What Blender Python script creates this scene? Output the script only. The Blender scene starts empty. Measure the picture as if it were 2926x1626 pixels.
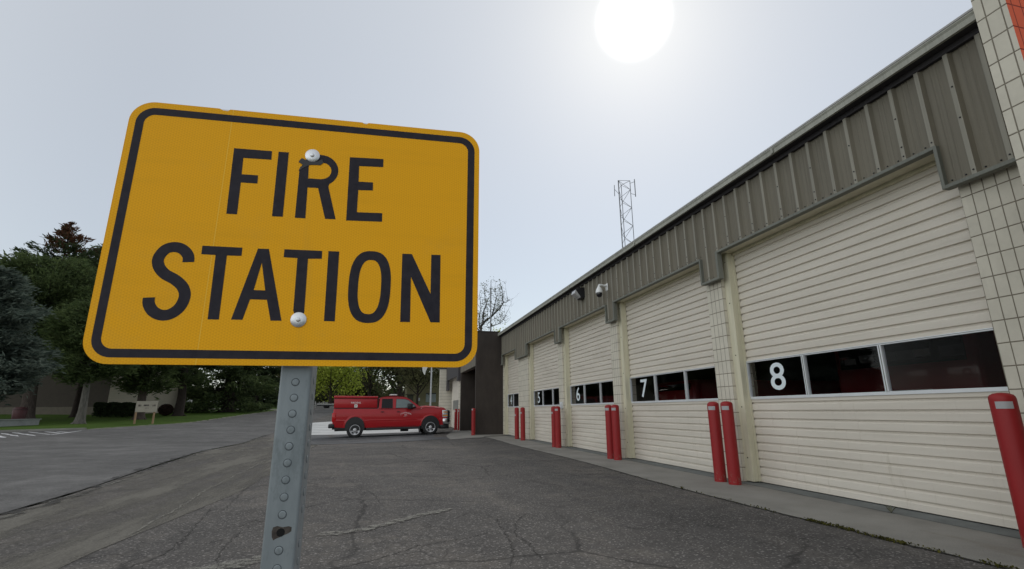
import bpy, bmesh, math, random
import numpy as np
from mathutils import Vector, Matrix
R = math.radians
random.seed(7)
rng = np.random.default_rng(11)
scene = bpy.context.scene
COL = scene.collection
# ------------------------------------------------------------------ camera
CAM_H = 1.066
pitch, yaw, roll = R(14.272), R(14.081), R(0.379)
fw = Vector((math.sin(yaw)*math.cos(pitch), math.cos(yaw)*math.cos(pitch), math.sin(pitch)))
rt = Vector((math.cos(yaw), -math.sin(yaw), 0)); up = rt.cross(fw)
r2 = rt*math.cos(roll) - up*math.sin(roll); u2 = rt*math.sin(roll) + up*math.cos(roll)
cam_d = bpy.data.cameras.new('camera'); cam = bpy.data.objects.new('camera', cam_d); COL.objects.link(cam)
m = Matrix((r2, u2, -fw)).transposed().to_4x4(); m.translation = Vector((0, 0, CAM_H)); cam.matrix_world = m
cam_d.sensor_width = 36; cam_d.lens = 36*1417.013/2926; cam_d.clip_start = .05; cam_d.clip_end = 3000
scene.camera = cam
# ------------------------------------------------------------------ light
SUN_AZ, SUN_EL = R(30.59), R(41.05)      # azimuth from +Y towards +X
SUN = Vector((math.sin(SUN_AZ)*math.cos(SUN_EL), math.cos(SUN_AZ)*math.cos(SUN_EL), math.sin(SUN_EL)))
w = bpy.data.worlds.new('World'); scene.world = w; w.use_nodes = True
nt = w.node_tree; N = nt.nodes; L = nt.links
for n in list(N): N.remove(n)
def nd(t, **k):
    n = N.new(t)
    for a, b in k.items(): setattr(n, a, b)
    return n
def mth(op, a, b=None, c=None, clamp=False):
    n = N.new('ShaderNodeMath'); n.operation = op; n.use_clamp = clamp
    for i, v in enumerate((a, b, c)):
        if v is None: continue
        if isinstance(v, (int, float)): n.inputs[i].default_value = v
        else: L.new(v, n.inputs[i])
    return n.outputs[0]
outw = nd('ShaderNodeOutputWorld'); sky = nd('ShaderNodeTexSky'); sky.sky_type = 'NISHITA'; sky.sun_disc = False
sky.sun_elevation = SUN_EL; sky.sun_rotation = SUN_AZ; sky.air_density = 1.0; sky.dust_density = 0.3
bg1 = nd('ShaderNodeBackground'); L.new(sky.outputs[0], bg1.inputs[0]); bg1.inputs[1].default_value = .05
tc = nd('ShaderNodeTexCoord')
dt = nd('ShaderNodeVectorMath', operation='DOT_PRODUCT'); L.new(tc.outputs['Generated'], dt.inputs[0]); dt.inputs[1].default_value = SUN
ang = mth('MULTIPLY', mth('ARCCOSINE', mth('MINIMUM', dt.outputs['Value'], .99999)), 57.2958)
sx = nd('ShaderNodeSeparateXYZ'); L.new(tc.outputs['Generated'], sx.inputs[0])
# thin overcast veil: added brightness overhead and in the unseen west fills the facade, soft aureole round the hazy sun
zen = mth('POWER', mth('MAXIMUM', sx.outputs['Z'], 0.0), 2.5)
west = mth('POWER', mth('MAXIMUM', mth('SUBTRACT', mth('MULTIPLY', sx.outputs['X'], -.90), mth('MULTIPLY', sx.outputs['Y'], .42)), 0.0), 1.5)
veil = mth('ADD', mth('ADD', .43, mth('MULTIPLY', zen, .15)), mth('MULTIPLY', west, .92))
aur = mth('ADD', mth('MULTIPLY', mth('EXPONENT', mth('MULTIPLY', ang, -1/30.0)), .09), mth('MULTIPLY', mth('EXPONENT', mth('MULTIPLY', ang, -1/5.0)), .24))
disc = mth('MULTIPLY', mth('EXPONENT', mth('MULTIPLY', mth('POWER', mth('DIVIDE', ang, 3.35), 8.0), -1.0)), 1.1)
nz = nd('ShaderNodeTexNoise'); nz.inputs['Scale'].default_value = 1.6; nz.inputs['Detail'].default_value = 3; L.new(tc.outputs['Generated'], nz.inputs['Vector'])
var = mth('ADD', .965, mth('MULTIPLY', nz.outputs[0], .07))
tot = mth('ADD', mth('MULTIPLY', mth('ADD', veil, aur), var), disc)
cr = nd('ShaderNodeCombineXYZ')
L.new(mth('ADD', mth('MULTIPLY', tot, .985), mth('MULTIPLY', aur, .04)), cr.inputs[0]); L.new(mth('ADD', mth('MULTIPLY', tot, .99), mth('MULTIPLY', aur, .0)), cr.inputs[1]); L.new(mth('ADD', mth('MULTIPLY', tot, .955), mth('MULTIPLY', aur, -.22)), cr.inputs[2])
bg2 = nd('ShaderNodeBackground'); L.new(cr.outputs[0], bg2.inputs[0]); bg2.inputs[1].default_value = .92
ad = nd('ShaderNodeAddShader'); L.new(bg1.outputs[0], ad.inputs[0]); L.new(bg2.outputs[0], ad.inputs[1]); L.new(ad.outputs[0], outw.inputs[0])
sd = bpy.data.lights.new('sun', 'SUN'); sd.energy = .7; sd.angle = R(11); sd.color = (1, .96, .9)
so = bpy.data.objects.new('sun', sd); COL.objects.link(so); so.rotation_euler = (-SUN).to_track_quat('-Z', 'Y').to_euler(); so.location = (20, 20, 40)
vs = scene.view_settings; vs.view_transform = 'Standard'; vs.look = 'None'; vs.gamma = 1; vs.exposure = 0; vs.use_curve_mapping = False
scene.cycles.max_bounces = 8; scene.cycles.transparent_max_bounces = 12

# ------------------------------------------------------------------ helpers
def lin(r, g, b):
    f = lambda c: (c/255/12.92) if c/255 <= .04045 else ((c/255+.055)/1.055)**2.4
    return (f(r), f(g), f(b))
class Mt:
    """small node helper"""
    def __init__(s, name, base=(.5,.5,.5), rough=.6, metal=0, spec=.5):
        s.m = bpy.data.materials.new(name); s.m.use_nodes = True; s.N = s.m.node_tree.nodes; s.L = s.m.node_tree.links
        s.b = s.N['Principled BSDF']; s.set('Base Color', (*base, 1)); s.set('Roughness', rough); s.set('Metallic', metal); s.set('Specular IOR Level', spec)
        s.tc = None
    def set(s, k, v):
        if hasattr(v, 'is_linked') or hasattr(v, 'links'): s.L.new(v, s.b.inputs[k])
        else: s.b.inputs[k].default_value = v
    def co(s, k='Object'):
        if not s.tc: s.tc = s.N.new('ShaderNodeTexCoord')
        return s.tc.outputs[k]
    def noise(s, scale, detail=4, rough=.55, vec=None, dist=0, stretch=None):
        n = s.N.new('ShaderNodeTexNoise'); n.inputs['Scale'].default_value = scale; n.inputs['Detail'].default_value = detail
        n.inputs['Roughness'].default_value = rough; n.inputs['Distortion'].default_value = dist
        v = vec or s.co()
        if stretch:
            mp = s.N.new('ShaderNodeMapping'); mp.inputs['Scale'].default_value = stretch; s.L.new(v, mp.inputs[0]); v = mp.outputs[0]
        s.L.new(v, n.inputs['Vector']); return n.outputs[0]
    def voro(s, scale, feat='F1', vec=None, out='Distance'):
        n = s.N.new('ShaderNodeTexVoronoi'); n.feature = feat; n.inputs['Scale'].default_value = scale
        s.L.new(vec or s.co(), n.inputs['Vector']); return n.outputs[out]
    def math(s, op, a, b=None, clamp=False, c=None):
        n = s.N.new('ShaderNodeMath'); n.operation = op; n.use_clamp = clamp
        for i, v in enumerate((a, b, c)):
            if v is None: continue
            if isinstance(v, (int, float)): n.inputs[i].default_value = v
            else: s.L.new(v, n.inputs[i])
        return n.outputs[0]
    def ramp(s, f, stops):
        n = s.N.new('ShaderNodeValToRGB'); e = n.color_ramp.elements
        while len(e) < len(stops): e.new(.5)
        for i, (p, c) in enumerate(stops):
            e[i].position = p; e[i].color = (*c, 1) if len(c) == 3 else c
        s.L.new(f, n.inputs[0]); return n.outputs[0]
    def mix(s, f, a, b, mode='MIX'):
        n = s.N.new('ShaderNodeMix'); n.data_type = 'RGBA'; n.blend_type = mode
        for i, v in ((0, f), (6, a), (7, b)):
            if isinstance(v, (int, float)): n.inputs[i].default_value = v
            elif isinstance(v, tuple): n.inputs[i].default_value = (*v[:3], 1)
            else: s.L.new(v, n.inputs[i])
        return n.outputs[2]
    def smooth(s, f, a, b):
        n = s.N.new('ShaderNodeMapRange'); n.interpolation_type = 'SMOOTHSTEP'; s.L.new(f, n.inputs[0])
        n.inputs[1].default_value = a; n.inputs[2].default_value = b; return n.outputs[0]
    def bump(s, h, st=.3, dist=.01):
        n = s.N.new('ShaderNodeBump'); n.inputs['Strength'].default_value = st; n.inputs['Distance'].default_value = dist
        s.L.new(h, n.inputs['Height']); s.L.new(n.outputs[0], s.b.inputs['Normal'])
    def sep(s, v=None):
        n = s.N.new('ShaderNodeSeparateXYZ'); s.L.new(v or s.co(), n.inputs[0]); return n.outputs
def simple(name, c, rough=.6, metal=0, var=.12, scale=3, bump=0, spec=.5, stretch=None):
    a = Mt(name, c, rough, metal, spec)
    n = a.noise(scale, 5, .6, stretch=stretch)
    lo = tuple(x*(1-var) for x in c); hi = tuple(min(1, x*(1+var)) for x in c)
    a.set('Base Color', a.ramp(n, [(.3, lo), (.7, hi)]))
    a.set('Roughness', a.math('ADD', rough-.06, a.math('MULTIPLY', n, .12)))
    if bump: a.bump(a.noise(scale*12, 4), bump, .004)
    return a.m

class MB:
    def __init__(s): s.v = []; s.f = []; s.mi = []; s.sm = []
    def add(s, vs, fs, mi=0, smooth=False):
        o = len(s.v); s.v += [tuple(p) for p in vs]
        for f in fs: s.f.append(tuple(o+i for i in f)); s.mi.append(mi); s.sm.append(smooth)
    def box(s, x0, x1, y0, y1, z0, z1, mi=0):
        v = [(x0,y0,z0),(x1,y0,z0),(x1,y1,z0),(x0,y1,z0),(x0,y0,z1),(x1,y0,z1),(x1,y1,z1),(x0,y1,z1)]
        s.add(v, [(0,3,2,1),(4,5,6,7),(0,1,5,4),(1,2,6,5),(2,3,7,6),(3,0,4,7)], mi)
    def obox(s, M, sx, sy, sz, mi=0):
        v = [M @ Vector((a*sx/2, b*sy/2, c*sz/2)) for c in (-1,1) for a, b in ((-1,-1),(1,-1),(1,1),(-1,1))]
        s.add(v, [(0,3,2,1),(4,5,6,7),(0,1,5,4),(1,2,6,5),(2,3,7,6),(3,0,4,7)], mi)
    def cbox(s, x0, x1, y0, y1, z0, z1, c=.02, mi=0):
        """box with chamfered vertical-plane edges (rounded look)"""
        bm = bmesh.new(); bmesh.ops.create_cube(bm, size=1)
        for v in bm.verts: v.co = Vector(((x0+x1)/2+v.co.x*(x1-x0), (y0+y1)/2+v.co.y*(y1-y0), (z0+z1)/2+v.co.z*(z1-z0)))
        bmesh.ops.bevel(bm, geom=bm.edges[:], offset=c, segments=2, profile=.5, affect='EDGES')
        bm.verts.index_update(); s.add([v.co.copy() for v in bm.verts], [[v.index for v in f.verts] for f in bm.faces], mi, True); bm.free()
    def tube(s, pts, rad, n=8, mi=0, cap=True):
        pts = [Vector(p) for p in pts]; rad = rad if isinstance(rad, (list, tuple)) else [rad]*len(pts)
        o = []; prev = None
        for i, p in enumerate(pts):
            d = (pts[min(i+1, len(pts)-1)] - pts[max(i-1, 0)])
            if d.length < 1e-9: d = Vector((0,0,1))
            d.normalize()
            if prev is None: a = d.orthogonal().normalized()
            else: a = (prev - d*prev.dot(d)); a = a.normalized() if a.length > 1e-6 else d.orthogonal().normalized()
            prev = a; b = d.cross(a)
            o.append([p + (a*math.cos(2*math.pi*k/n) + b*math.sin(2*math.pi*k/n))*rad[i] for k in range(n)])
        vs = [q for r in o for q in r]; fs = []
        for i in range(len(pts)-1):
            for k in range(n):
                fs.append((i*n+k, i*n+(k+1)%n, (i+1)*n+(k+1)%n, (i+1)*n+k))
        s.add(vs, fs, mi, True)
        if cap: s.add(o[0], [tuple(range(n))[::-1]], mi); s.add(o[-1], [tuple(range(n))], mi)
    def lathe(s, prof, n=24, M=None, mi=0):
        M = M or Matrix()
        vs = [M @ Vector((r*math.cos(2*math.pi*k/n), r*math.sin(2*math.pi*k/n), z)) for r, z in prof for k in range(n)]
        fs = [(i*n+k, i*n+(k+1)%n, (i+1)*n+(k+1)%n, (i+1)*n+k) for i in range(len(prof)-1) for k in range(n)]
        s.add(vs, fs, mi, True)
    def prism(s, poly, M, t, mi=0, holes=()):
        """extrude 2D polygon (x,y) in M's xy plane along +z by t; poly may have holes -> triangulated"""
        bm = bmesh.new(); loops = []
        for P in (poly, *holes):
            vs = [bm.verts.new((x, y, 0)) for x, y in P]
            loops.append([bm.edges.new((vs[i], vs[(i+1) % len(vs)])) for i in range(len(vs))])
        if holes: bmesh.ops.triangle_fill(bm, use_beauty=True, use_dissolve=False, edges=[e for l in loops for e in l], normal=(0,0,1))
        else: bm.faces.new(bm.verts[:])
        bmesh.ops.recalc_face_normals(bm, faces=bm.faces[:])
        for f in bm.faces:
            if f.normal.z < 0: f.normal_flip()
        r = bmesh.ops.extrude_face_region(bm, geom=bm.faces[:])
        for g in r['geom']:
            if isinstance(g, bmesh.types.BMVert): g.co.z += t
        bmesh.ops.recalc_face_normals(bm, faces=bm.faces[:])
        bm.verts.index_update(); s.add([M @ v.co for v in bm.verts], [[v.index for v in f.verts] for f in bm.faces], mi); bm.free()
    def build(s, name, mats, parent=None, label=None, bevel=0):
        me = bpy.data.meshes.new(name); me.from_pydata(s.v, [], s.f)
        for mm in (mats if isinstance(mats, (list, tuple)) else [mats]): me.materials.append(mm)
        me.polygons.foreach_set('material_index', s.mi); me.polygons.foreach_set('use_smooth', s.sm); me.update()
        o = bpy.data.objects.new(name, me); COL.objects.link(o)
        if parent is not None:
            o.parent = parent; o.location = -parent_world(parent)
            if parent.rotation_euler.z != 0 or parent.get('_loc'): o.location = (0,0,0)
        if label: o['label'] = label
        if bevel:
            b = o.modifiers.new('bevel', 'BEVEL'); b.width = bevel; b.segments = 2; b.limit_method = 'ANGLE'
        return o
def parent_world(p):
    v = Vector(p.location)
    while p.parent: p = p.parent; v += Vector(p.location)
    return v
def tag(o, label=None, cat=None, group=None, kind=None):
    for k, v in (('label', label), ('category', cat), ('group', group), ('kind', kind)):
        if v: o[k] = v
    return o
def empty(name, loc=(0,0,0), label=None, cat=None, group=None, rz=0, local=False):
    """local=True: parts are modelled in the thing's own coordinates"""
    o = bpy.data.objects.new(name, None); COL.objects.link(o); o.location = loc; o.rotation_euler = (0,0,rz); o.empty_display_size = .2
    if local: o['_loc'] = 1
    return tag(o, label, cat, group)
def copy_tree(o, parent=None):
    c = o.copy(); COL.objects.link(c)
    if parent is not None: c.parent = parent
    for ch in [x for x in bpy.data.objects if x.parent == o]: copy_tree(ch, c)
    return c
def text_mb(txt, size, M, mi=0, t=.002, font_spacing=1, align='CENTER', mb=None, off=0):
    cu = bpy.data.curves.new('t', 'FONT'); cu.body = txt; cu.size = size; cu.align_x = align; cu.align_y = 'CENTER'; cu.extrude = t/2; cu.offset = off
    cu.space_character = font_spacing; cu.resolution_u = 4
    ob = bpy.data.objects.new('t', cu); COL.objects.link(ob)
    dg = bpy.context.evaluated_depsgraph_get(); me = ob.evaluated_get(dg).to_mesh()
    mb = mb or MB(); mb.add([M @ v.co for v in me.vertices], [tuple(p.vertices) for p in me.polygons], mi)
    bpy.data.objects.remove(ob); bpy.data.curves.remove(cu); return mb

# ground height: level round the station, climbing gently to the west and north
def G(x, y):
    s = 8*math.log1p(math.exp(max(-40, min(40, (y-48)/8))))
    sm = lambda v: (lambda c: c*c*(3-2*c))(max(0, min(1, v)))
    dip = .0209*max(0, min(9, 6.3-x))*sm((y-15)/10)*sm((52-y)/14)*sm((x+14)/8)
    return .012*min(46, max(0, -x-4)) + .035*min(s, 110) - dip*sm((4.2-x)/1.2)

# ------------------------------------------------------------------ materials
def crack_mask(a, scale, width, seed=0, warp=.35):
    vec = a.co(); mp = a.N.new('ShaderNodeMapping'); mp.inputs['Location'].default_value = (seed, seed*.7, 0); a.L.new(vec, mp.inputs[0])
    nz = a.N.new('ShaderNodeTexNoise'); nz.inputs['Scale'].default_value = 2.2; nz.inputs['Detail'].default_value = 5; a.L.new(mp.outputs[0], nz.inputs['Vector'])
    sc = a.N.new('ShaderNodeVectorMath'); sc.operation = 'SCALE'; sc.inputs['Scale'].default_value = warp; a.L.new(nz.outputs['Color'], sc.inputs[0])
    ad = a.N.new('ShaderNodeVectorMath'); ad.operation = 'ADD'; a.L.new(mp.outputs[0], ad.inputs[0]); a.L.new(sc.outputs[0], ad.inputs[1])
    d = a.voro(scale, 'DISTANCE_TO_EDGE', ad.outputs[0])
    return a.math('SUBTRACT', 1.0, a.smooth(d, width*.3, width))
STAIN = 1.0
def asphalt(name, c, speck, crack=1.0, warm=(1,1,1), fine=True):
    a = Mt(name, c, .93, 0, .25)
    big = a.noise(.35, 6, .62); mid = a.noise(2.2, 5, .65)
    fac = a.math('ADD', a.math('MULTIPLY', big, .6), a.math('MULTIPLY', mid, .4))
    lo = tuple(x*.55 for x in c); hi = tuple(x*q*1.7 for x, q in zip(c, warm))
    base = a.ramp(fac, [(.36, lo), (.5, c), (.64, hi)])
    streak = a.noise(1.0, 5, .6, stretch=(1.6, .22, 1))
    base = a.mix(a.math('MULTIPLY', a.smooth(streak, .50, .72), .42), base, tuple(x*1.9*q for x, q in zip(c, warm)))
    st1 = a.smooth(a.noise(.55, 4, .55), .56, .66); base = a.mix(a.math('MULTIPLY', st1, .45*STAIN), base, tuple(x*.5 for x in c))
    st2 = a.smooth(a.voro(1.1), .10, .02); base = a.mix(a.math('MULTIPLY', st2, .5*STAIN), base, tuple(x*.4 for x in c))
    st3 = a.smooth(a.noise(.8, 5, .7), .54, .68); base = a.mix(a.math('MULTIPLY', st3, .55*STAIN), base, tuple(x*2.0*q for x, q in zip(c, warm)))
    cell = a.voro(75, out='Color'); sp = a.sep(cell)
    base = a.mix(a.math('MULTIPLY', a.smooth(sp[0], .80, 1.0), speck), base, tuple(min(1, x*4.2) for x in c))
    base = a.mix(a.math('MULTIPLY', a.smooth(sp[1], .72, 1.0), speck*.9), base, tuple(x*.3 for x in c))
    n2 = a.noise(160, 2); base = a.mix(.25, base, a.ramp(n2, [(.3, tuple(x*.4 for x in c)), (.7, tuple(min(1, x*2.1) for x in c))]))
    if crack:
        msk = a.smooth(a.noise(.28, 3), .40, .54)
        k1 = a.math('MULTIPLY', crack_mask(a, .42, .012), msk)
        k2 = a.math('MULTIPLY', crack_mask(a, 1.3, .022, 5, .5), a.smooth(a.noise(.5, 3, vec=None), .46, .58)); k3 = a.math('MULTIPLY', crack_mask(a, 3.6, .05, 9, .4), a.smooth(a.noise(.33, 3), .50, .60)); k2 = a.math('MAXIMUM', k2, a.math('MULTIPLY', k3, .8))
        k = a.math('MULTIPLY', a.math('MAXIMUM', k1, a.math('MULTIPLY', k2, .7)), .72)
        base = a.mix(a.math('MULTIPLY', k, crack), base, tuple(x*.22 for x in c))
    a.set('Base Color', base)
    h = a.math('ADD', a.math('MULTIPLY', a.voro(75), .5), a.math('MULTIPLY', mid, .3)); a.bump(h, .55, .006)
    return a.m
M_lot = asphalt('worn_asphalt', (.080, .074, .069), .75, .85, (1.08, 1.03, .94))
M_street = asphalt('street_asphalt', (.090, .087, .084), .3, .15)
M_strip = asphalt('smooth_asphalt', (.085, .086, .088), .35, .25)
def concrete(name, c, scale=1.2, dirt=.5):
    a = Mt(name, c, .9, 0, .25)
    n = a.noise(scale, 6, .6); f = a.noise(90, 3)
    base = a.ramp(n, [(.32, tuple(x*.68 for x in c)), (.55, c), (.75, tuple(min(1, x*1.18) for x in c))])
    base = a.mix(.22, base, a.ramp(f, [(.3, tuple(x*.5 for x in c)), (.7, tuple(min(1, x*1.5) for x in c))]))
    st = a.smooth(a.noise(.9, 5, .7, stretch=(3, .5, 1)), .58, .74); base = a.mix(a.math('MULTIPLY', st, dirt), base, (c[0]*.62, c[1]*.56, c[2]*.46))
    a.set('Base Color', base); a.bump(f, .25, .003); return a.m
M_apron = concrete('apron_concrete', (.25, .238, .214)); M_sill = concrete('sill_concrete', (.16, .17, .165), 2.5)
M_pad = concrete('pale_concrete', (.50, .50, .49), .5, .2); M_kerb = concrete('kerb_concrete', (.34, .33, .29), 1.0)
def blocks(name, c, mortar=(.17,.145,.105), wcol=.1016, both=False, row=.2032, lw=.0055):
    a = Mt(name, c, .75, 0, .3)
    p = a.sep(); g = a.N.new('ShaderNodeNewGeometry'); nn = a.sep(g.outputs['Normal'])
    isy = a.math('GREATER_THAN', a.math('ABSOLUTE', nn[1]), .5)
    def line(v, period, half, ph=0):
        f = a.math('FRACT', a.math('ADD', a.math('DIVIDE', v, period), 100+ph)); d = a.math('MULTIPLY', a.math('ABSOLUTE', a.math('SUBTRACT', f, .5)), period)
        return a.smooth(d, period/2-half*1.3, period/2-half*.55)
    wob = a.math('MULTIPLY', a.math('SUBTRACT', a.noise(6, 2), .5), .004)
    hz = line(a.math('ADD', p[2], wob), row, lw)
    rowi = a.math('FLOOR', a.math('DIVIDE', p[2], row)); jit = a.math('MULTIPLY', a.math('SINE', a.math('MULTIPLY', rowi, 12.9)), .05)
    al = a.math('ADD', a.math('MULTIPLY', p[1], a.math('SUBTRACT', 1.0, isy)), a.math('MULTIPLY', p[0], isy))
    vt = line(a.math('ADD', al, a.math('MULTIPLY', jit, .05)), wcol, lw*.8, PHASE)
    if not both: vt = a.math('MULTIPLY', vt, a.math('SUBTRACT', 1.0, isy))
    k = a.math('MAXIMUM', hz, vt)
    cell = a.N.new('ShaderNodeTexWhiteNoise'); cell.noise_dimensions = '3D'
    cb = a.N.new('ShaderNodeCombineXYZ'); a.L.new(rowi, cb.inputs[0]); a.L.new(a.math('FLOOR', a.math('DIVIDE', al, wcol*4)), cb.inputs[1]); a.L.new(cb.outputs[0], cell.inputs[0])
    n = a.noise(3.5, 6, .65); pit = a.smooth(a.noise(38, 3, .7), .66, .74)
    col = a.ramp(n, [(.3, tuple(x*.86 for x in c)), (.7, tuple(min(1, x*1.06) for x in c))])
    col = a.mix(a.math('MULTIPLY', cell.outputs[0], .12), col, tuple(x*.7 for x in c))
    grime = a.smooth(a.math('ADD', p[2], a.math('MULTIPLY', n, .3)), .55, .05)
    col = a.mix(a.math('MULTIPLY', grime, .30), col, (c[0]*.62, c[1]*.5, c[2]*.42))
    col = a.mix(a.math('MULTIPLY', pit, .25), col, tuple(x*.5 for x in c))
    col = a.mix(a.math('MULTIPLY', k, .9), col, mortar); a.set('Base Color', col)
    h = a.math('SUBTRACT', a.math('MULTIPLY', a.noise(45, 4), .12), k); a.bump(h, .8, .006); return a.m
PHASE = (-3.292) / .1016 + .5 + .5
CREAM = (.64, .60, .505)
M_block = blocks('cream_block', CREAM)
M_orange = blocks('orange_block', (.78, .13, .055), (.20, .02, .012), both=True)
M_jamb = Mt('cream_timber', (.64, .60, .45), .6)
_n = M_jamb.noise(2, 5, .6, stretch=(6, 6, .5)); M_jamb.set('Base Color', M_jamb.ramp(_n, [(.3, (.55,.52,.38)), (.7, (.68,.64,.49))]))
M_jamb.bump(M_jamb.noise(20, 3, .6, stretch=(8, 8, .2)), .15, .003); M_jamb = M_jamb.m
def door_mat():
    a = Mt('door_enamel', (.70, .67, .58), .5, 0, .3)
    n = a.noise(1.3, 5, .6, stretch=(1, .35, 4)); p = a.sep()
    col = a.ramp(n, [(.3, (.595, .548, .475)), (.7, (.695, .643, .562))])
    gr = a.math('MULTIPLY', a.smooth(a.noise(5, 5, .7, stretch=(1, .5, 3)), .56, .75), .25); col = a.mix(gr, col, (.46, .42, .33))
    dr = a.smooth(a.noise(6, 5, .7, stretch=(1, 3, .22)), .57, .70); dr = a.math('MULTIPLY', dr, a.smooth(p[2], 2.4, .1)); col = a.mix(a.math('MULTIPLY', dr, .32), col, (.36,.31,.23))
    sp = a.smooth(a.noise(26, 4, .75), .66, .72); sp = a.math('MULTIPLY', sp, a.smooth(p[2], .6, .0)); col = a.mix(a.math('MULTIPLY', sp, .5), col, (.25,.21,.16))
    rs = a.smooth(a.noise(.8, 3, .5), .35, .65); a.set('Roughness', a.math('ADD', .38, a.math('MULTIPLY', rs, .22)))
    a.set('Base Color', col); hh = a.math('ADD', a.math('MULTIPLY', a.noise(1.7, 3, stretch=(1, 1, 2.5)), 1.0), a.math('MULTIPLY', a.noise(140, 2), .02)); a.bump(hh, .35, .02); return a.m
M_door = door_mat()
def panel_mat(name, c, rough=.5):
    a = Mt(name, c, rough, 0, .45); n = a.noise(1.5, 6, .65, stretch=(1, 1.5, .35)); s2 = a.noise(3, 4, .6, stretch=(1, 14, .25))
    f = a.math('ADD', a.math('MULTIPLY', n, .55), a.math('MULTIPLY', s2, .45))
    a.set('Base Color', a.ramp(f, [(.33, tuple(x*.78 for x in c)), (.66, tuple(x*1.18 for x in c))])); a.set('Roughness', a.math('ADD', rough-.1, a.math('MULTIPLY', n, .25))); return a.m
M_fascia = panel_mat('olive_metal', (.165, .148, .112), .6); M_ribtop = panel_mat('rib_top_highlight', (.27, .255, .21), .6); M_trim = panel_mat('trim_metal', (.165, .17, .145), .6); M_gutter = panel_mat('gutter_metal', (.36, .36, .31))  # rib tops: highlight painted in as a lighter fascia colour
M_soffit = simple('dark_soffit', (.035, .032, .036), .8); M_roof = simple('roof_metal', (.42, .41, .40), .5)
M_brown = Mt('brown_stucco', (.050, .041, .036), .85, 0, .25)
_n = M_brown.noise(3, 6, .65, stretch=(1,1,.4)); M_brown.set('Base Color', M_brown.ramp(_n, [(.3, (.043,.035,.031)), (.7, (.062,.051,.044))])); M_brown.bump(M_brown.noise(60, 4), .4, .004); M_brown = M_brown.m
M_brownlt = simple('taupe_stucco', (.16, .145, .115), .85, bump=.3)
M_alu = simple('aluminium', (.68, .70, .72), .45, .15, .06); M_white = simple('white_enamel', (.78, .79, .79), .35, 0, .04)
M_digit = simple('vinyl_numeral', (.72, .80, .83), .5, 0, .04)
M_dark = simple('black_plastic', (.015, .015, .017), .4); M_rubber = simple('tyre_rubber', (.022, .022, .023), .85, bump=.3)
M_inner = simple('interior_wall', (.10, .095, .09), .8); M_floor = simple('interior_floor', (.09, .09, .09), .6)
def glass_mat(name, tint=(1,1,1), gloss=1.0, ior=1.5):
    mm = bpy.data.materials.new(name); mm.use_nodes = True; n = mm.node_tree.nodes; l = mm.node_tree.links
    n.remove(n['Principled BSDF']); o = n['Material Output']; t = n.new('ShaderNodeBsdfTransparent'); t.inputs[0].default_value = (*tint, 1)
    g = n.new('ShaderNodeBsdfGlossy'); g.inputs['Roughness'].default_value = .02; fr = n.new('ShaderNodeFresnel'); fr.inputs[0].default_value = ior
    nz = n.new('ShaderNodeTexNoise'); nz.inputs['Scale'].default_value = 2.0; bp = n.new('ShaderNodeBump'); bp.inputs['Strength'].default_value = .03; l.new(nz.outputs[0], bp.inputs['Height']); l.new(bp.outputs[0], g.inputs['Normal'])
    ml = n.new('ShaderNodeMath'); ml.operation = 'MULTIPLY'; l.new(fr.outputs[0], ml.inputs[0]); ml.inputs[1].default_value = gloss
    mx = n.new('ShaderNodeMixShader'); l.new(ml.outputs[0], mx.inputs[0]); l.new(t.outputs[0], mx.inputs[1]); l.new(g.outputs[0], mx.inputs[2]); l.new(mx.outputs[0], o.inputs[0]); return mm
M_glass = glass_mat('door_glass', (.78, .78, .80), .10); M_tint = glass_mat('tinted_glass', (.05, .055, .06), .9); M_clear = glass_mat('cab_glass', (.35, .40, .40), 1.0)
def car_paint(name, c, rough=.28):
    a = Mt(name, c, rough, 0, .35); a.set('Coat Weight', .3); a.set('Coat Roughness', .06)
    n = a.noise(8, 4); p = a.sep(); a.set('Base Color', a.ramp(n, [(.3, tuple(x*.93 for x in c)), (.7, c)]))
    a.set('Roughness', a.math('ADD', rough, a.math('MULTIPLY', n, .1))); return a.m
M_red = car_paint('fire_red_paint', (.42, .011, .016)); M_boll = Mt('bollard_red_plastic', (.25, .012, .014), .5, 0, .35)
_n = M_boll.noise(2, 5, .6, stretch=(1,1,.5)); M_boll.set('Base Color', M_boll.ramp(_n, [(.3, (.25,.010,.012)), (.7, (.31,.015,.017))]))
_z = M_boll.sep(); _d = M_boll.math('MULTIPLY', M_boll.smooth(M_boll.noise(18, 5, .75), .50, .62), M_boll.smooth(_z[2], .22, .0)); _c = M_boll.mix(M_boll.math('MULTIPLY', _d, .6), M_boll.b.inputs['Base Color'].links[0].from_socket, (.20,.16,.13)); _s2 = M_boll.smooth(M_boll.noise(9, 5, .8, stretch=(1,1,3)), .66, .70); M_boll.set('Base Color', M_boll.mix(M_boll.math('MULTIPLY', _s2, .4), _c, (.42,.12,.11))); M_boll = M_boll.m
M_tape = simple('grey_reflective_tape', (.36, .36, .37), .4); M_chrome = simple('chrome', (.6, .6, .62), .15, 1, .04); M_rim = simple('machined_alloy', (.62, .62, .64), .35, .3, .06)
M_amber = simple('amber_lens', (.7, .26, .04), .2); M_redlens = simple('red_lens', (.5, .01, .012), .15); M_head = simple('headlight_lens', (.55, .56, .58), .1, .3)
M_wtxt = simple('white_lettering', (.8, .74, .74), .5)
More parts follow.
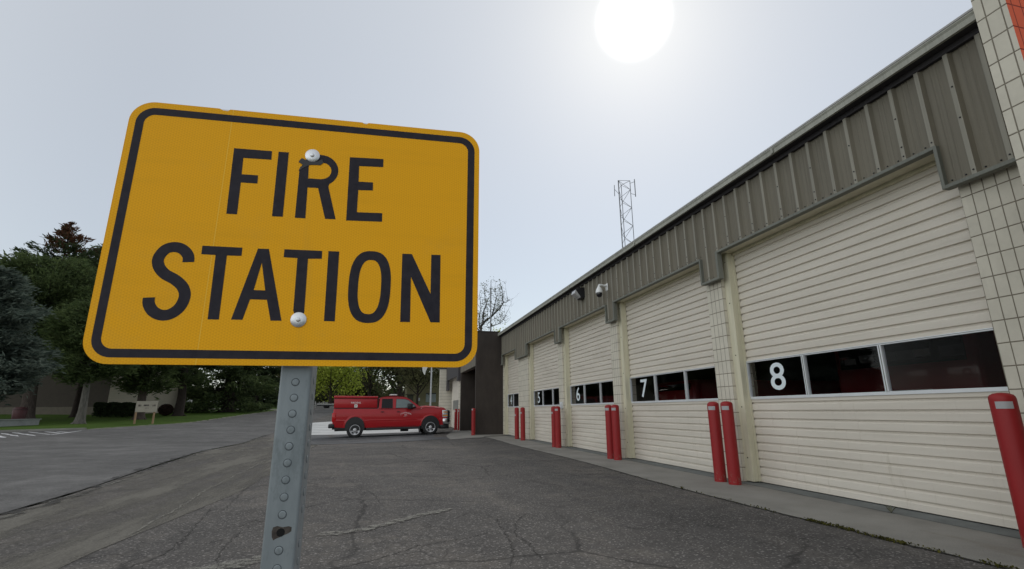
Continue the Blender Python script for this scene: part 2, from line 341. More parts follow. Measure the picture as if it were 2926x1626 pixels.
# ------------------------------------------------------------------ setting: ground
def sheet(name, polys, mat, dz, step=4.0, label=None, f=G):
    """drape polygons (list of (x,y) quads/strips) on the ground, dz above it"""
    bm = bmesh.new()
    for P in polys:
        vs = [bm.verts.new((x, y, 0)) for x, y in P]; bm.faces.new(vs)
    for _ in range(7):
        es = [e for e in bm.edges if e.calc_length() > step]
        if not es: break
        bmesh.ops.subdivide_edges(bm, edges=es, cuts=1, use_grid_fill=True)
        bmesh.ops.triangulate(bm, faces=[q for q in bm.faces if len(q.verts) > 4])
    for v in bm.verts: v.co.z = f(v.co.x, v.co.y) + dz
    bmesh.ops.recalc_face_normals(bm, faces=bm.faces[:])
    for q in bm.faces:
        if q.normal.z < 0: q.normal_flip()
        q.smooth = True
    me = bpy.data.meshes.new(name); bm.to_mesh(me); bm.free(); me.materials.append(mat)
    o = bpy.data.objects.new(name, me); COL.objects.link(o); o['kind'] = 'structure'
    if label: o['label'] = label
    return o
# grass is the base sheet, reaching the horizon
def grid(name, xs, ys, mat, dz):
    V = [(x, y, G(x, y)+dz) for y in ys for x in xs]; nx = len(xs)
    F = [(j*nx+i, j*nx+i+1, (j+1)*nx+i+1, (j+1)*nx+i) for j in range(len(ys)-1) for i in range(nx-1)]
    me = bpy.data.meshes.new(name); me.from_pydata(V, [], F); me.polygons.foreach_set('use_smooth', [True]*len(F)); me.materials.append(mat)
    o = bpy.data.objects.new(name, me); COL.objects.link(o); o['kind'] = 'structure'; return o
a = Mt('lawn_grass', (.05, .09, .02), .95, 0, .1)
n1 = a.noise(.25, 6, .65); n2 = a.noise(30, 4, .7)
cg = a.ramp(n1, [(.3, (.035, .065, .010)), (.5, (.05, .10, .014)), (.72, (.085, .13, .024))]); cg = a.mix(.5, cg, a.ramp(n2, [(.3, (.015,.028,.004)), (.7, (.085,.14,.022))]))
a.set('Base Color', cg); a.bump(n2, .8, .03); M_grass = a.m
axis = lambda lo, hi, st, far: sorted(set([-far, -far*.6, -far*.35, -far*.2] + [lo + st*i for i in range(int((hi-lo)/st)+1)] + [far*.2, far*.35, far*.6, far]))
grid('ground', sorted(set(axis(-96, 60, 4, 900)) | set(float(i) for i in range(-20, 14))), sorted(set(axis(-20, 260, 4, 1200)) | set(float(i) for i in range(10, 60))), M_grass, -.05)
def decal(name, c, scale, lo, hi, amt, stretch=None):
    a = Mt(name, c, .92, 0, .2); n = a.noise(scale, 6, .7, stretch=stretch); f = a.noise(70, 2); a.set('Base Color', a.ramp(f, [(.3, tuple(x*.7 for x in c)), (.7, tuple(x*1.3 for x in c))]))
    k = a.math('MULTIPLY', a.smooth(n, lo, hi), amt); a.set('Alpha', k); return a.m
# asphalt lot (the whole forecourt), street, smooth strip, pads
sheet('parking_lot', [[(-4.0,-8),(30,-8),(30,2.0),(4.3,2.0),(4.16,6),(4.16,20.3),(4.2,21),(4.2,24.5),(4.4,29),(4.4,36),(4.4,62),(-3,96),(-9,96),(-7.4,48),(-6.6,30),(-5.6,24),(-4.5,12),(-4.05,8)]], M_lot, -.012, 3)
street_e = [(-3.9,-8),(-3.95,3),(-4.0,7.0),(-4.12,8.7),(-4.53,11.7),(-5.1,17.5),(-6.2,30.7),(-6.6,48),(-6.8,80),(-7.5,130),(-9,200)]
street_w = [(-30,-8),(-26,10),(-19.6,28.4),(-18.3,30.7),(-17.4,32.4),(-16.2,34),(-16.1,38.3),(-15.8,41.9),(-15.1,45.4),(-15.5,54),(-15.9,66),(-15.4,78),(-17,130),(-20,200)]
def strip_polys(A, B):
    out = []; i = j = 0
    n = 60; import bisect
    def at(P, t):
        ls = [0]
        for k in range(1, len(P)): ls.append(ls[-1] + math.dist(P[k-1], P[k]))
        s = t*ls[-1]; k = min(max(bisect.bisect_right(ls, s)-1, 0), len(P)-2); q = (s-ls[k])/(ls[k+1]-ls[k]); return tuple(P[k][c]+(P[k+1][c]-P[k][c])*q for c in (0,1))
    for k in range(n): out.append([at(A, k/n), at(A, (k+1)/n), at(B, (k+1)/n), at(B, k/n)])
    return out
sheet('street', strip_polys(street_w, street_e), M_street, -.004, 5)
M_shoulder = decal('patched_shoulder', (.150, .140, .120), .8, .36, .62, .9, (1.7, .33, 1))
sheet('shoulder', strip_polys([(-3.85,1),(-3.9,5),(-4.0,8),(-4.4,11.5),(-5.0,17),(-6.0,28)], [(-2.2,1),(-2.2,5),(-1.9,8),(-1.9,11.5),(-2.1,17),(-2.6,28)]), M_shoulder, -.007, 3)
sheet('access_lane', [[(-3.4,20.3),(0,20.0),(2.8,21.6),(2.75,26.6),(2.3,29.2),(-4.6,30.2)]], M_strip, -.002, 3)
sheet('concrete_pad', [[(-4.7,30.3),(2.3,29.3),(3.05,30.9),(3.4,36),(4.3,42),(-4.0,50),(-6.0,47.5)]], M_pad, .004, 3)
# apron with an irregular outer edge (a real slab, 12 mm above the asphalt)
def apron():
    b = MB(); ys = [1.5+.25*i for i in range(87)]
    rr = random.Random(3); ed = [4.15 + .05*math.sin(y*.7) + rr.uniform(-.012, .012) for y in ys]
    ed = [e + (max(0, 3.4-y)*.06) for e, y in zip(ed, ys)]
    for i in range(len(ys)-1):
        if i % 12 == 0 and i: pass
        b.add([(ed[i],ys[i],0),(5.205,ys[i],0),(5.205,ys[i+1],0),(ed[i+1],ys[i+1],0)], [(0,1,2,3)])
        b.add([(ed[i],ys[i],-.06),(ed[i],ys[i],0),(ed[i+1],ys[i+1],0),(ed[i+1],ys[i+1],-.06)], [(0,1,2,3)])
    return tag(b.build('concrete_apron', M_apron), kind='structure'), list(zip(ed, ys))
_, EDGE = apron()
b = MB(); rr = random.Random(9)
yy = 1.5; joint = []
while yy < 23.2:
    joint.append((5.215 + rr.uniform(-.006, .006), yy)); yy += .12
for (x0, y0), (x1, y1) in zip(joint, joint[1:]): b.add([(x0,y0,-.002),(6.2,y0,-.002),(6.2,y1,-.002),(x1,y1,-.002)], [(0,1,2,3)])
tag(b.build('door_sill', M_sill), kind='structure')
M_crack = simple('tar_dirt', (.036, .033, .029), .95)
b = MB()
for (x0, y0), (x1, y1) in zip(joint, joint[1:]):
    wd = rr.choice((.003, .007, .010, .012))
    b.add([(x0-wd,y0,.003),(x0+.003,y0,.003),(x1+.003,y1,.003),(x1-wd,y1,.003)], [(0,1,2,3)])
tag(b.build('slab_joint', M_crack), kind='structure')
sheet('entry_slab', [[(4.0,20.9),(2.62,20.8),(2.85,24.7),(4.1,30),(4.4,36),(6.5,36),(6.5,23.0),(4.2,21.6)]], M_apron, .006, 2)
# cracks: real irregular strips lying on the lot
CR = [[(-0.73,6.09),(-0.3,6.35),(0.03,6.64),(0.7,6.93),(1.12,7.05)], [(-0.52,9.04),(-0.27,8.09),(-0.09,7.41),(0.01,6.71)],
[(-0.37,4.06),(-0.11,4.17),(0.1,4.32),(0.33,4.55),(0.66,4.66),(0.99,4.85)], [(-1.74,4.44),(-1.69,4.61),(-1.62,4.83),(-1.69,5.56)],
[(-1.81,5.71),(-1.69,5.56),(-1.45,5.7),(-1.31,5.7),(-1.24,6.04),(-1.09,5.85)], [(-1.89,6.87),(-1.71,6.7),(-1.89,8.38),(-2.01,10.6)],
[(-1.65,4.5),(-1.53,4.38)], [(-2.83,5.08),(-2.52,5.05)], [(-1.1,4.27),(-1.23,4.95),(-1.23,5.51)], [(-1.58,4.93),(-1.68,5.56),(-1.89,6.87)],
[(-2.55,5.39),(-2.21,5.05),(-2.16,5.34)], [(1.56,5.6),(1.36,5.27),(1.19,4.73),(1.23,4.38),(1.21,3.94)], [(1.18,5.42),(1.11,4.63),(1.04,4.11),(0.92,3.76)],
[(1.58,7.52),(1.82,7.67)], [(2.11,7.9),(2.46,8.12)], [(-.5,12.0),(.1,11.6),(.8,11.9),(1.6,11.5)], [(.3,9.6),(.9,9.2),(1.7,9.5),(2.6,9.1)], [(-1.2,14.6),(.4,14.2),(2.2,14.9)], [(1.1,11.8),(1.3,9.4)], [(-.9,16.8),(1.2,16.4),(3.0,17.0)]]
def ribbon(b, P, w0, seed, z=.001, dirs=.0, sub=.05):
    rr = random.Random(seed); pts = []
    for (x0, y0), (x1, y1) in zip(P, P[1:]):
        n = max(1, int(math.dist((x0,y0),(x1,y1))/sub))
        for k in range(n): t = k/n; pts.append((x0+(x1-x0)*t+rr.uniform(-1,1)*dirs, y0+(y1-y0)*t+rr.uniform(-1,1)*dirs))
    pts.append(P[-1]); prev = None
    for i, p in enumerate(pts):
        q = pts[min(i+1, len(pts)-1)]; o = pts[max(i-1, 0)]; dx, dy = q[0]-o[0], q[1]-o[1]; l = math.hypot(dx, dy) or 1
        ww = w0*rr.uniform(.4, 1.3)*(.35 if i in (0, len(pts)-1) else 1); z0 = G(p[0], p[1])+z
        cur = ((p[0]-dy/l*ww, p[1]+dx/l*ww, z0), (p[0]+dy/l*ww, p[1]-dx/l*ww, z0))
        if prev: b.add([prev[0], prev[1], cur[1], cur[0]], [(0,1,2,3)])
        prev = cur
b = MB()
for i, P in enumerate(CR): ribbon(b, P, .0040, i, .0, .018, .04)
o_ = tag(b.build('asphalt_cracks', M_crack), kind='structure'); o_.location.z = -.008
b = MB(); seam = [(-3.9,2),(-4.0,7.02),(-4.12,8.67),(-4.53,11.65),(-5.08,17.49),(-6.21,30.67)]
ribbon(b, seam, .06, 50, .002, .05, .2); ribbon(b, [(x+.12, y) for x, y in seam], .05, 51, .002, .07, .15)
tag(b.build('tar_seam', decal('tar_seam', (.055,.053,.05), 2.2, .42, .60, .65)), kind='structure')
M_paint = decal('worn_line_paint', (.25,.24,.21), 14, .38, .62, .75)
b = MB()
for i, P in enumerate([[(-3.80,5.5),(-3.86,7.11)], [(-4.00,7.75),(-4.03,8.5)], [(-4.02,8.93),(-4.10,10.12)]]): ribbon(b, P, .014, 60+i, .003, .01, .1)
ribbon(b, [(-2.19,5.56),(-2.24,6.85),(-2.39,8.17),(-2.45,9.62),(-2.6,13.59)], .012, 70, .001, .02, .1)
ribbon(b, [(-0.50,5.12),(-0.15,5.22),(0.31,5.68),(0.80,6.05)], .075, 71, -.001, .03, .06); ribbon(b, [(-1.7,4.2),(-1.2,4.3),(-.6,4.55)], .10, 72, -.001, .03, .06)
tag(b.build('faded_line', M_paint), kind='structure')
M_white_line = Mt('white_line_paint', (.6,.6,.6), .7); _k = M_white_line.smooth(M_white_line.noise(4, 5, .7), .40, .5); M_white_line.set('Base Color', M_white_line.mix(_k, (.3,.3,.31), (.58,.58,.58))); M_white_line = M_white_line.m
b = MB()
for i, P in enumerate([[(-17.51,29.53),(-14.89,26.2)], [(-17.48,30.28),(-14.57,26.69)], [(-17.3,31.06),(-14.64,27.8)], [(-16.84,31.44),(-15.0,29.24)], [(-16.34,31.5),(-15.25,30.33)], [(-14.48,27.56),(-15.64,32.3)], [(-17.37,28.79),(-14.73,25.08)], [(-18.1,28.2),(-14.9,23.6)]]): ribbon(b, P, .09, 80+i, .002, .0, .5)
tag(b.build('hatch_marking', M_white_line), kind='structure')
# kerb west of the street
def kerb(name, P, wd, h, mat):
    b = MB(); n = len(P)
    for i in range(n-1):
        (x0, y0), (x1, y1) = P[i], P[i+1]; dx, dy = x1-x0, y1-y0; l = math.hypot(dx, dy); nx, ny = -dy/l*wd, dx/l*wd
        za, zb = G(x0, y0)-.05, G(x1, y1)-.05; h1 = h+.05
        v = [(x0,y0,za),(x1,y1,zb),(x1+nx,y1+ny,zb),(x0+nx,y0+ny,za),(x0,y0,za+h1),(x1,y1,zb+h1),(x1+nx,y1+ny,zb+h1),(x0+nx,y0+ny,za+h1)]
        b.add(v, [(4,5,6,7),(0,1,5,4),(2,3,7,6),(3,0,4,7),(1,2,6,5)])
    return tag(b.build(name, mat), kind='structure')
kerb('kerb', [(x-.02, y) for x, y in street_w[2:6]], .28, .09, M_kerb)
b = MB(); ribbon(b, [(x-.15, y) for x, y in street_w[5:]], .16, 90, .004, .16, .5)
tag(b.build('gravel_verge', simple('gravel', (.20, .185, .15), .95, bump=.5, scale=20)), kind='structure')
sheet('far_path', [[(-60,86),(-60,88.6),(-16,87.6),(-16,85.6)]], M_kerb, .0, 5)

# ------------------------------------------------------------------ the fire station
XF, XD = 5.352, 5.537       # block face, door face
ZL, ZP, ZE = 3.622, 3.181, 4.546   # lintel edge, pier drop, soffit
ZW = (1.234, 1.783)
piers = [(2.34, 3.292), (6.948, 7.354), (10.92, 11.32), (14.885, 15.285), (18.855, 20.35), (23.12, 23.3)]
doors = [(3.292, 6.948, '8'), (7.354, 10.92, '7'), (11.32, 14.885, '6'), (15.285, 18.855, '5'), (20.35, 23.12, '4')]
st = empty('fire_station', (5.35, 12, 0), 'long cream block fire station with olive metal fascia and numbered bay doors', 'fire station')
for y0, y1 in piers:
    b = MB(); b.box(XF, 5.75, y0, y1, -.05, 3.75); b.build('block_pier', M_block, st)
b = MB(); b.box(5.30, 5.66, 2.34, 23.3, 3.66, 4.54); b.box(5.75, 18, 23.1, 23.3, -.05, 4.5); b.box(17.8, 18, 2.3, 23.1, -.05, 4.5); b.box(5.75, 17.8, 2.2, 2.36, -.05, 4.5); b.box(5.66, 17.8, 2.36, 23.1, 4.3, 4.4)
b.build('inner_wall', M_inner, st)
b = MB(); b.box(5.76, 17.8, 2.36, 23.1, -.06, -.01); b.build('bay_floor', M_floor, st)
M_lock = simple('locker_grey', (.12,.12,.13), .5)
for y in (3.9, 7.9, 11.8, 15.8, 19.6): b = MB(); b.box(15.0, 17.78, y, y+1.1, 0, 2.0); b.build('storage_locker', M_lock, st)
for y in (7.15, 11.12, 15.1, 19.6): b = MB(); b.tube([(9, y, 0), (9, y, 4.2)], .09, 8); b.build('bay_column', M_lock, st)
# wing wall at the near corner
b = MB(); b.box(4.455, 5.9, 2.137, 2.338, -.05, 6.4, 0)
wing = b.build('wing_wall', [M_block, M_orange], st)
for p in wing.data.polygons:
    if p.normal.y < -.5: p.material_index = 1
b = MB(); b.box(4.42, 6.0, 2.10, 2.375, 6.4, 6.46); b.build('wing_coping', M_trim, st)
# fascia sheet with ribs; drops over the piers
drops = [(0, 3.317), (6.852, 7.28), (10.82, 11.25), (14.79, 15.215), (18.73, 20.42), (23.0, 24)]
def zbot(y):
    for a0, a1 in drops:
        if a0 <= y <= a1: return ZP
    return ZL
XS = 5.275
prof = []
y = 2.345; k = 0
ys = [2.345]
ribs = [2.776 + .2877*i for i in range(71)]
for yr in ribs:
    for d, x in ((-.044, XS), (-.021, XS-.040), (.021, XS-.040), (.044, XS)): prof.append((yr+d, x))
    for q in (.115, .175):
        if yr+q+.02 < 23.2:
            for d, x in ((-.012, XS), (0, XS-.005), (.012, XS)): prof.append((yr+q+d, x))
prof = [(2.345, XS)] + [p for p in prof if 2.35 < p[0] < 23.14] + [(23.16, XS)]
br = sorted({v for dd in drops for v in dd if 2.35 < v < 23.14})
full = []
for (y0, x0), (y1, x1) in zip(prof, prof[1:]):
    full.append((y0, x0))
    for v in br:
        if y0 < v < y1: full.append((v, x0+(x1-x0)*(v-y0)/(y1-y0)))
full.append(prof[-1])
b = MB()
for (y0, x0), (y1, x1) in zip(full, full[1:]):
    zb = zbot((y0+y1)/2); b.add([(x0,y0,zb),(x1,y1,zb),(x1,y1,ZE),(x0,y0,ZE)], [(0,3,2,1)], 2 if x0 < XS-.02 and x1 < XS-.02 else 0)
# screws along the lower edge and up every other rib
rr = random.Random(4)
def screw(y, z, x):
    b.lathe([(.009, 0), (.009, .004), (.005, .008), (0, .008)], 6, Matrix.Translation((x, y, z)) @ Matrix.Rotation(-math.pi/2, 4, 'Y'), 1)
for i, yr in enumerate(ribs):
    if yr > 16: break
    zb = zbot(yr) + .05
    screw(yr, zb, XS-.040)
    for q in (-.075, .09):
        screw(yr+q, zbot(yr+q)+.045, XS-.001)
    if i % 2 == 1:
        for z in (3.78, 4.12): screw(yr, z, XS-.040)
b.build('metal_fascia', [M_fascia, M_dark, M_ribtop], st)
# J trim following the lower outline, vertical trims at each step
b = MB(); T = .034
segs = []
pts = sorted({2.345, 23.16, *br})
for y0, y1 in zip(pts, pts[1:]):
    z = zbot((y0+y1)/2); e0 = .012; b.box(5.222, 5.31, y0-e0 if z == ZP else y0+e0, y1+e0 if z == ZP else y1-e0, z-T, z+.004)
for v in br:
    inner = -1 if zbot(v-.01) == ZL else 1    # side of the opening
    y0, y1 = (v-.045, v+.004) if inner < 0 else (v-.004, v+.030)
    b.box(5.219, 5.312, y0, y1, ZP-T+.002, ZL-T+.03)
b.build('fascia_trim', M_trim, st, bevel=.004)
# lintel soffit boards over each door
b = MB()
for y0, y1, _ in doors:
    b.box(5.315, 5.57, y0-.0, y1+.0, 3.60, 3.655); b.box(5.50, 5.56, y0+.01, y1-.01, 3.555, 3.599)
b.build('lintel_board', M_jamb, st)
# soffit, gutter, roof edge
b = MB(); b.box(5.11, 5.31, 2.345, 23.5, ZE, ZE+.05); b.box(5.228, 5.30, 2.345, 23.16, 4.485, ZE-.001); b.build('soffit', M_soffit, st)
b = MB()
b.add([(5.102,2.345,4.545),(5.102,23.55,4.545),(5.102,23.55,4.60),(5.102,2.345,4.60)], [(0,1,2,3)])
P = [(5.135,4.544),(5.102,4.544),(5.098,4.60),(5.086,4.622),(5.086,4.634)]
for y0, y1 in ((2.345, 23.55),):
    for (x0, z0), (x1, z1) in zip(P, P[1:]): b.add([(x0,y0,z0),(x1,y0,z1),(x1,y1,z1),(x0,y1,z0)], [(0,1,2,3)])
b.v = b.v[4:]; b.f = [tuple(i-4 for i in f) for f in b.f[1:]]; b.mi = b.mi[1:]; b.sm = b.sm[1:]
b.add([(P[0][0],23.55,4.544),(5.102,23.55,4.544),(5.086,23.55,4.634),(5.135,23.55,4.634)], [(0,1,2,3)])
for i in range(5): b.box(5.0835, 5.09, 5.2+i*4.1, 5.24+i*4.1, 4.548, 4.63)
b.build('gutter', M_gutter, st)
b = MB(); b.box(5.094, 5.2, 2.345, 23.53, 4.634, 4.642, 1); b.box(5.088, 5.3, 2.345, 23.54, 4.642, 4.664, 0)
b.add([(5.3,2.345,4.664),(5.3,23.54,4.664),(12,23.54,5.05),(12,2.345,5.05)], [(0,3,2,1)]); b.add([(12,2.345,5.05),(12,23.54,5.05),(18.3,23.54,4.66),(18.3,2.345,4.66)], [(0,3,2,1)])
b.build('metal_roof', [M_roof, M_soffit], st)
# doors
def make_door(y0, y1, num, npane=3, pw=1.12, first=None):
    yl = y1 - .15                 # visible left limit behind the jamb
    yr = y0 + .06
    # ribbed curtain
    b = MB(); X = XD
    zs = []
    P = [(X+.02, 0.004), (X, .012)]
    z = .012; k = 0
    pit = .1166
    levels = [pit*i for i in range(1, 31)]
    for zl in levels:
        if ZW[0]-.04 < zl < ZW[1]+.03 or zl > 3.56: continue
        P += [(X, zl-.040), (X+.024, zl-.017), (X+.025, zl-.004), (X+.0, zl+.002)]
    P.append((X, 3.6))
    lo = [p for p in P if p[1] < ZW[0]-.02] + [(X, ZW[0]-.02)]; hi = [(X, ZW[1]+.015)] + [p for p in P if p[1] > ZW[1]+.03]
    for Q in (lo, hi):
        for (xa, za), (xb, zb) in zip(Q, Q[1:]): b.add([(xa,yr,za),(xa,yl+.05,za),(xb,yl+.05,zb),(xb,yr,zb)], [(0,1,2,3)])
    d = b.build('bay_door', [M_door, M_crack], st, label='cream ribbed bay door numbered '+num)
    # window frames
    edges = [yl - .02]
    b = MB(); fz0, fz1 = ZW; x0, x1 = X-.014, X+.03
    n = npane; ys = [yl-.0 - pw*i for i in range(n)] + [yr]
    b.box(x0, x1, yr, yl+.03, fz0-.022, fz0+.016, 0); b.box(x0-.004, x1, yr, yl+.03, fz1-.010, fz1+.016, 0)
    b.box(x0-.007, x0-.004, yr, yl+.03, fz1+.002, fz1+.006, 1)
    for i, yy in enumerate(ys):
        hw = .022 if 0 < i < n else .02
        b.box(x0-.006, x1-.001, yy-hw, yy+hw, fz0+.016, fz1-.010, 0); 
        if 0 < i < n: b.box(x0-.009, x0-.006, yy-.004, yy+.004, fz0+.016, fz1-.010, 1)
    b.build('window_frame', [M_alu, M_trim], d)
    for i in range(n):
        b = MB(); b.add([(X+.008,ys[i+1]+.02,fz0+.01),(X+.008,ys[i]-.02,fz0+.01),(X+.008,ys[i]-.02,fz1-.005),(X+.008,ys[i+1]+.02,fz1-.005)], [(0,1,2,3)])
        b.build('window_pane', M_glass, d)
    # numeral on the first pane: text x runs towards -Y, y runs up, normal -X
    M = Matrix(((0,0,-1,X+.004),(-1,0,0,yl-.605),(0,1,0,1.507),(0,0,0,1)))
    text_mb(num, .55, M @ Matrix.Diagonal((1.16,1,1,1)), 0, .002, off=.004).build('door_numeral', M_digit, d)
    # jamb
    b = MB(); b.box(5.407, 5.534, yl, y1+.0005, .015, 3.60); b.box(5.50, 5.536, yl-.012, yl-.001, .015, 3.58, 0)
    for z in (.35, 1.1, 1.9, 2.75, 3.45): b.lathe([(.011, 0), (.011, .002), (0, .002)], 8, Matrix.Translation((5.4065, yl+.07, z)) @ Matrix.Rotation(-math.pi/2, 4, 'Y'), 1)
    b.box(5.412, 5.5, yl+.004, y1-.004, -.01, .014, 1)
    b.build('door_jamb', [M_jamb, M_crack], st)
    b = MB(); b.box(5.43, 5.534, y0+.001, y0+.03, .0, 3.60); b.build('door_jamb', M_jamb, st)
for y0, y1, nm in doors: make_door(y0, y1, nm, 3, 1.125 if nm != '4' else 1.02)
# small box on the pier between bays 5 and 6
b = MB(); b.cbox(5.29, 5.351, 14.93, 15.10, 1.12, 1.32, .006); b.build('keypad_box', M_alu, st)
# brown portal
b = MB(); b.box(4.06, 5.42, 23.2, 23.42, -.03, 4.73); b.box(4.02, 5.46, 23.17, 23.45, 4.73, 4.775)
b.build('portal_wall', M_brown, st)
b = MB(); b.box(4.11, 9, 28.3, 28.6, -.03, 4.3); b.box(8.5, 9, 23.42, 28.3, -.03, 4.3); b.box(4.4, 8.5, 23.42, 28.3, 3.30, 3.42); b.build('entry_recess', M_brown, st)
b = MB(); b.box(4.10, 4.36, 23.42, 28.6, 3.16, 4.62); b.build('portal_header', M_brownlt, st)
b = MB(); b.box(4.14, 4.9, 28.62, 29.5, -.03, 3.9, 0); b.box(4.9, 5.0, 29.5, 34.5, -.03, 4.6, 0); b.build('rear_wall', M_block, st)
b = MB(); b.box(3.56, 4.9, 34.5, 34.9, -.03, 3.86); b.box(5.2, 18, 34.5, 34.9, -.03, 3.9); b.build('rear_wing_wall', M_block, st)
b = MB(); b.box(3.50, 4.95, 34.46, 34.94, 3.86, 3.95); b.box(3.98, 4.14, 28.64, 34.46, 3.05, 3.98); b.box(3.98, 4.14, 28.64, 29.3, 2.75, 3.05); b.box(3.98, 4.14, 33.9, 34.46, 2.4, 3.05)
b.box(4.4, 18, 23.45, 34.9, 4.62, 4.72); b.build('rear_fascia', simple('slate_metal', (.055, .05, .055), .6), st)
b = MB(); b.box(4.35, 4.40, 29.5, 34.2, 0, 3.12); b.build('rear_bay_door', M_door, st)
b = MB(); b.box(4.335, 4.349, 30.6, 33.4, 1.15, 1.72); b.build('rear_door_window', simple('grey_window', (.16,.17,.17), .3), st)
# ------------------------------------------------------------------ bollards
def bollard_parts(root, tz=1.02, tr=0, rot=0):
    b = MB(); r = .088
    b.lathe([(r, -.05), (r, 1.13), (r*.97, 1.150), (r*.86, 1.166), (r*.6, 1.178), (r*.25, 1.184), (0, 1.185)], 28); b.build('sleeve', M_boll, root)
    b = MB(); n = 8; a0, a1 = R(178+rot), R(252+rot)
    for k in range(n):
        a, c = a0+(a1-a0)*k/n, a0+(a1-a0)*(k+1)/n; q = r+.0012
        b.add([(q*math.cos(a), q*math.sin(a), tz+.036), (q*math.cos(c), q*math.sin(c), tz+.036), (q*math.cos(c), q*math.sin(c), tz+.093), (q*math.cos(a), q*math.sin(a), tz+.093)], [(0,1,2,3)])
    b.build('reflective_tape', M_tape, root)
BL = [(4.97, 3.115, 'leaning-looking red bollard at the right edge, in front of bay door 8', 1.02, 0),
 (5.04, 7.07, 'left red bollard of the close pair between doors 7 and 8', 1.02, 0), (5.04, 6.74, 'right red bollard of the close pair between doors 7 and 8', 1.02, 0),
 (5.04, 10.96, 'left red bollard of the touching pair between doors 6 and 7', 1.02, -6), (5.05, 10.64, 'right red bollard of the touching pair between doors 6 and 7', 1.02, 0),
 (5.03, 14.88, 'left red bollard of the overlapping pair between doors 5 and 6', .93, -30), (5.04, 14.58, 'right red bollard of the overlapping pair between doors 5 and 6', 1.02, 5),
 (5.05, 19.50, 'thin far red bollard standing left, just before door 4 window', .83, -25), (5.02, 18.50, 'thin far red bollard standing right, between doors 4 and 5', .92, -25),
 (3.92, 22.95, 'red bollard beside the dark brown portal wall', 1.06, -10), (4.0, 29.4, 'left red bollard of the distant pair before the far bay door', 1.0, 0), (4.14, 29.0, 'right red bollard of the distant pair before the far bay door', 1.0, 0)]
BL[0] = (4.97, 3.115, 'nearest red bollard at the right edge of the photo, before door 8', 1.02, 0)
for i, (x, y, lb, tz, rot) in enumerate(BL):
    r_ = empty('bollard', (x, y, 0), lb, 'bollard', 'red bollards along the station front', local=True); bollard_parts(r_, tz, 0, rot)
# ------------------------------------------------------------------ wall camera and wall light
cm = empty('security_camera', (5.24, 11.13, 4.06), 'white dome security camera on an arm, on the fascia between doors 6 and 7', 'security camera', local=True)
b = MB(); b.cbox(-.012, .012, -.055, .055, -.10, .08, .008); b.tube([(0,0,.04),(-.06,0,.02),(-.16,-.01,.035),(-.20,-.01,.03),(-.215,-.01,.0),(-.215,-.01,-.03)], [.038,.030,.026,.028,.030,.030], 12); b.build('bracket_arm', M_white, cm)
b = MB(); b.lathe([(.028,0),(.045,-.02),(.075,-.08),(.088,-.13),(.092,-.155),(.088,-.165),(.06,-.165)], 24, Matrix.Translation((-.215,-.01,-.01))); b.build('housing', M_white, cm)
b = MB(); b.lathe([(.072,-.165),(.072,-.20),(.064,-.235),(.045,-.26),(.02,-.272),(0,-.275)], 24, Matrix.Translation((-.215,-.01,-.01))); dome = b.build('lens_dome', simple('smoked_dome', (.012,.012,.016), .08), cm)
wl = empty('wall_light', (5.245, 12.72, 4.12), 'dark wall pack light with ribbed glass lens, on the fascia above door 6', 'wall light', local=True)
b = MB()
Pp = [(0,-.02),(0,.27),(-.10,.27),(-.26,.205),(-.26,.19),(-.12,.0),(-.08,-.03)]
M = Matrix(((1,0,0,0),(0,0,1,-.17),(0,1,0,0),(0,0,0,1))); b.prism(Pp, M, .34); b.build('light_housing', M_dark, wl, bevel=.006)
b = MB(); b.add([(-.262,-.15,.195),(-.262,.15,.195),(-.30,.12,.10),(-.30,-.12,.10),(-.14,-.12,-.02),(-.14,.12,-.02),(-.10,-.15,.02),(-.10,.15,.02)], [(0,1,2,3),(3,2,5,4),(0,3,4,6),(1,7,5,2)])
b.build('lens', simple('prismatic_glass', (.42,.42,.42), .25, 0, .25, 30), wl)
# ------------------------------------------------------------------ lattice mast behind the roof
tw = empty('radio_mast', (12, 22.7, 4.8), 'slim galvanised lattice radio mast rising behind the roof', 'radio mast', local=True)
M_galv = simple('galvanised_steel', (.20, .205, .22), .55, .5, .2, 4)
b = MB(); ht = 8.35; R0 = .37
an = [R(200), R(320), R(80)]
for k in range(3):
    b = MB(); b.tube([(R0*math.cos(an[k]), R0*math.sin(an[k]), 0), (R0*math.cos(an[k]), R0*math.sin(an[k]), ht)], .030 if k == 0 else .019, 8); b.build('mast_leg', M_galv, tw)

b = MB(); nz = 16; hz = ht/nz
for i in range(nz):
    for k in range(3):
        a, c = an[k], an[(k+1)%3]
        if (i+k) % 2: a, c = c, a
        b.tube([(R0*math.cos(a), R0*math.sin(a), i*hz), (R0*math.cos(c), R0*math.sin(c), (i+1)*hz)], .011, 5)
for z in (ht, ht*.5):
    for k in range(3): a, c = an[k], an[(k+1)%3]; b.tube([(R0*math.cos(a), R0*math.sin(a), z), (R0*math.cos(c), R0*math.sin(c), z)], .013, 5)
b.build('mast_bracing', M_galv, tw)
b = MB(); x, y = R0*math.cos(an[1]), R0*math.sin(an[1])
b.tube([(x,y,ht-.15),(x+.28,y,ht-.02)], .012, 5); b.tube([(x+.28,y,ht-.9),(x+.28,y,ht+.12)], .025, 6); b.tube([(x,y,ht-.75),(x+.28,y,ht-.8)], .012, 5); b.build('antenna', M_galv, tw); b = MB()
x, y = R0*math.cos(an[0]), R0*math.sin(an[0])
b.tube([(x,y,ht-.8),(x-.25,y,ht-.55)], .012, 5); b.tube([(x-.27,y,ht-.95),(x-.25,y,ht-.3)], .018, 6); b.build('antenna', M_galv, tw)
mm_ = empty('thin_mast', (10.0, 48.9, G(10,48.9)), 'thin grey pole mast standing among the bare branches', 'mast', local=True)
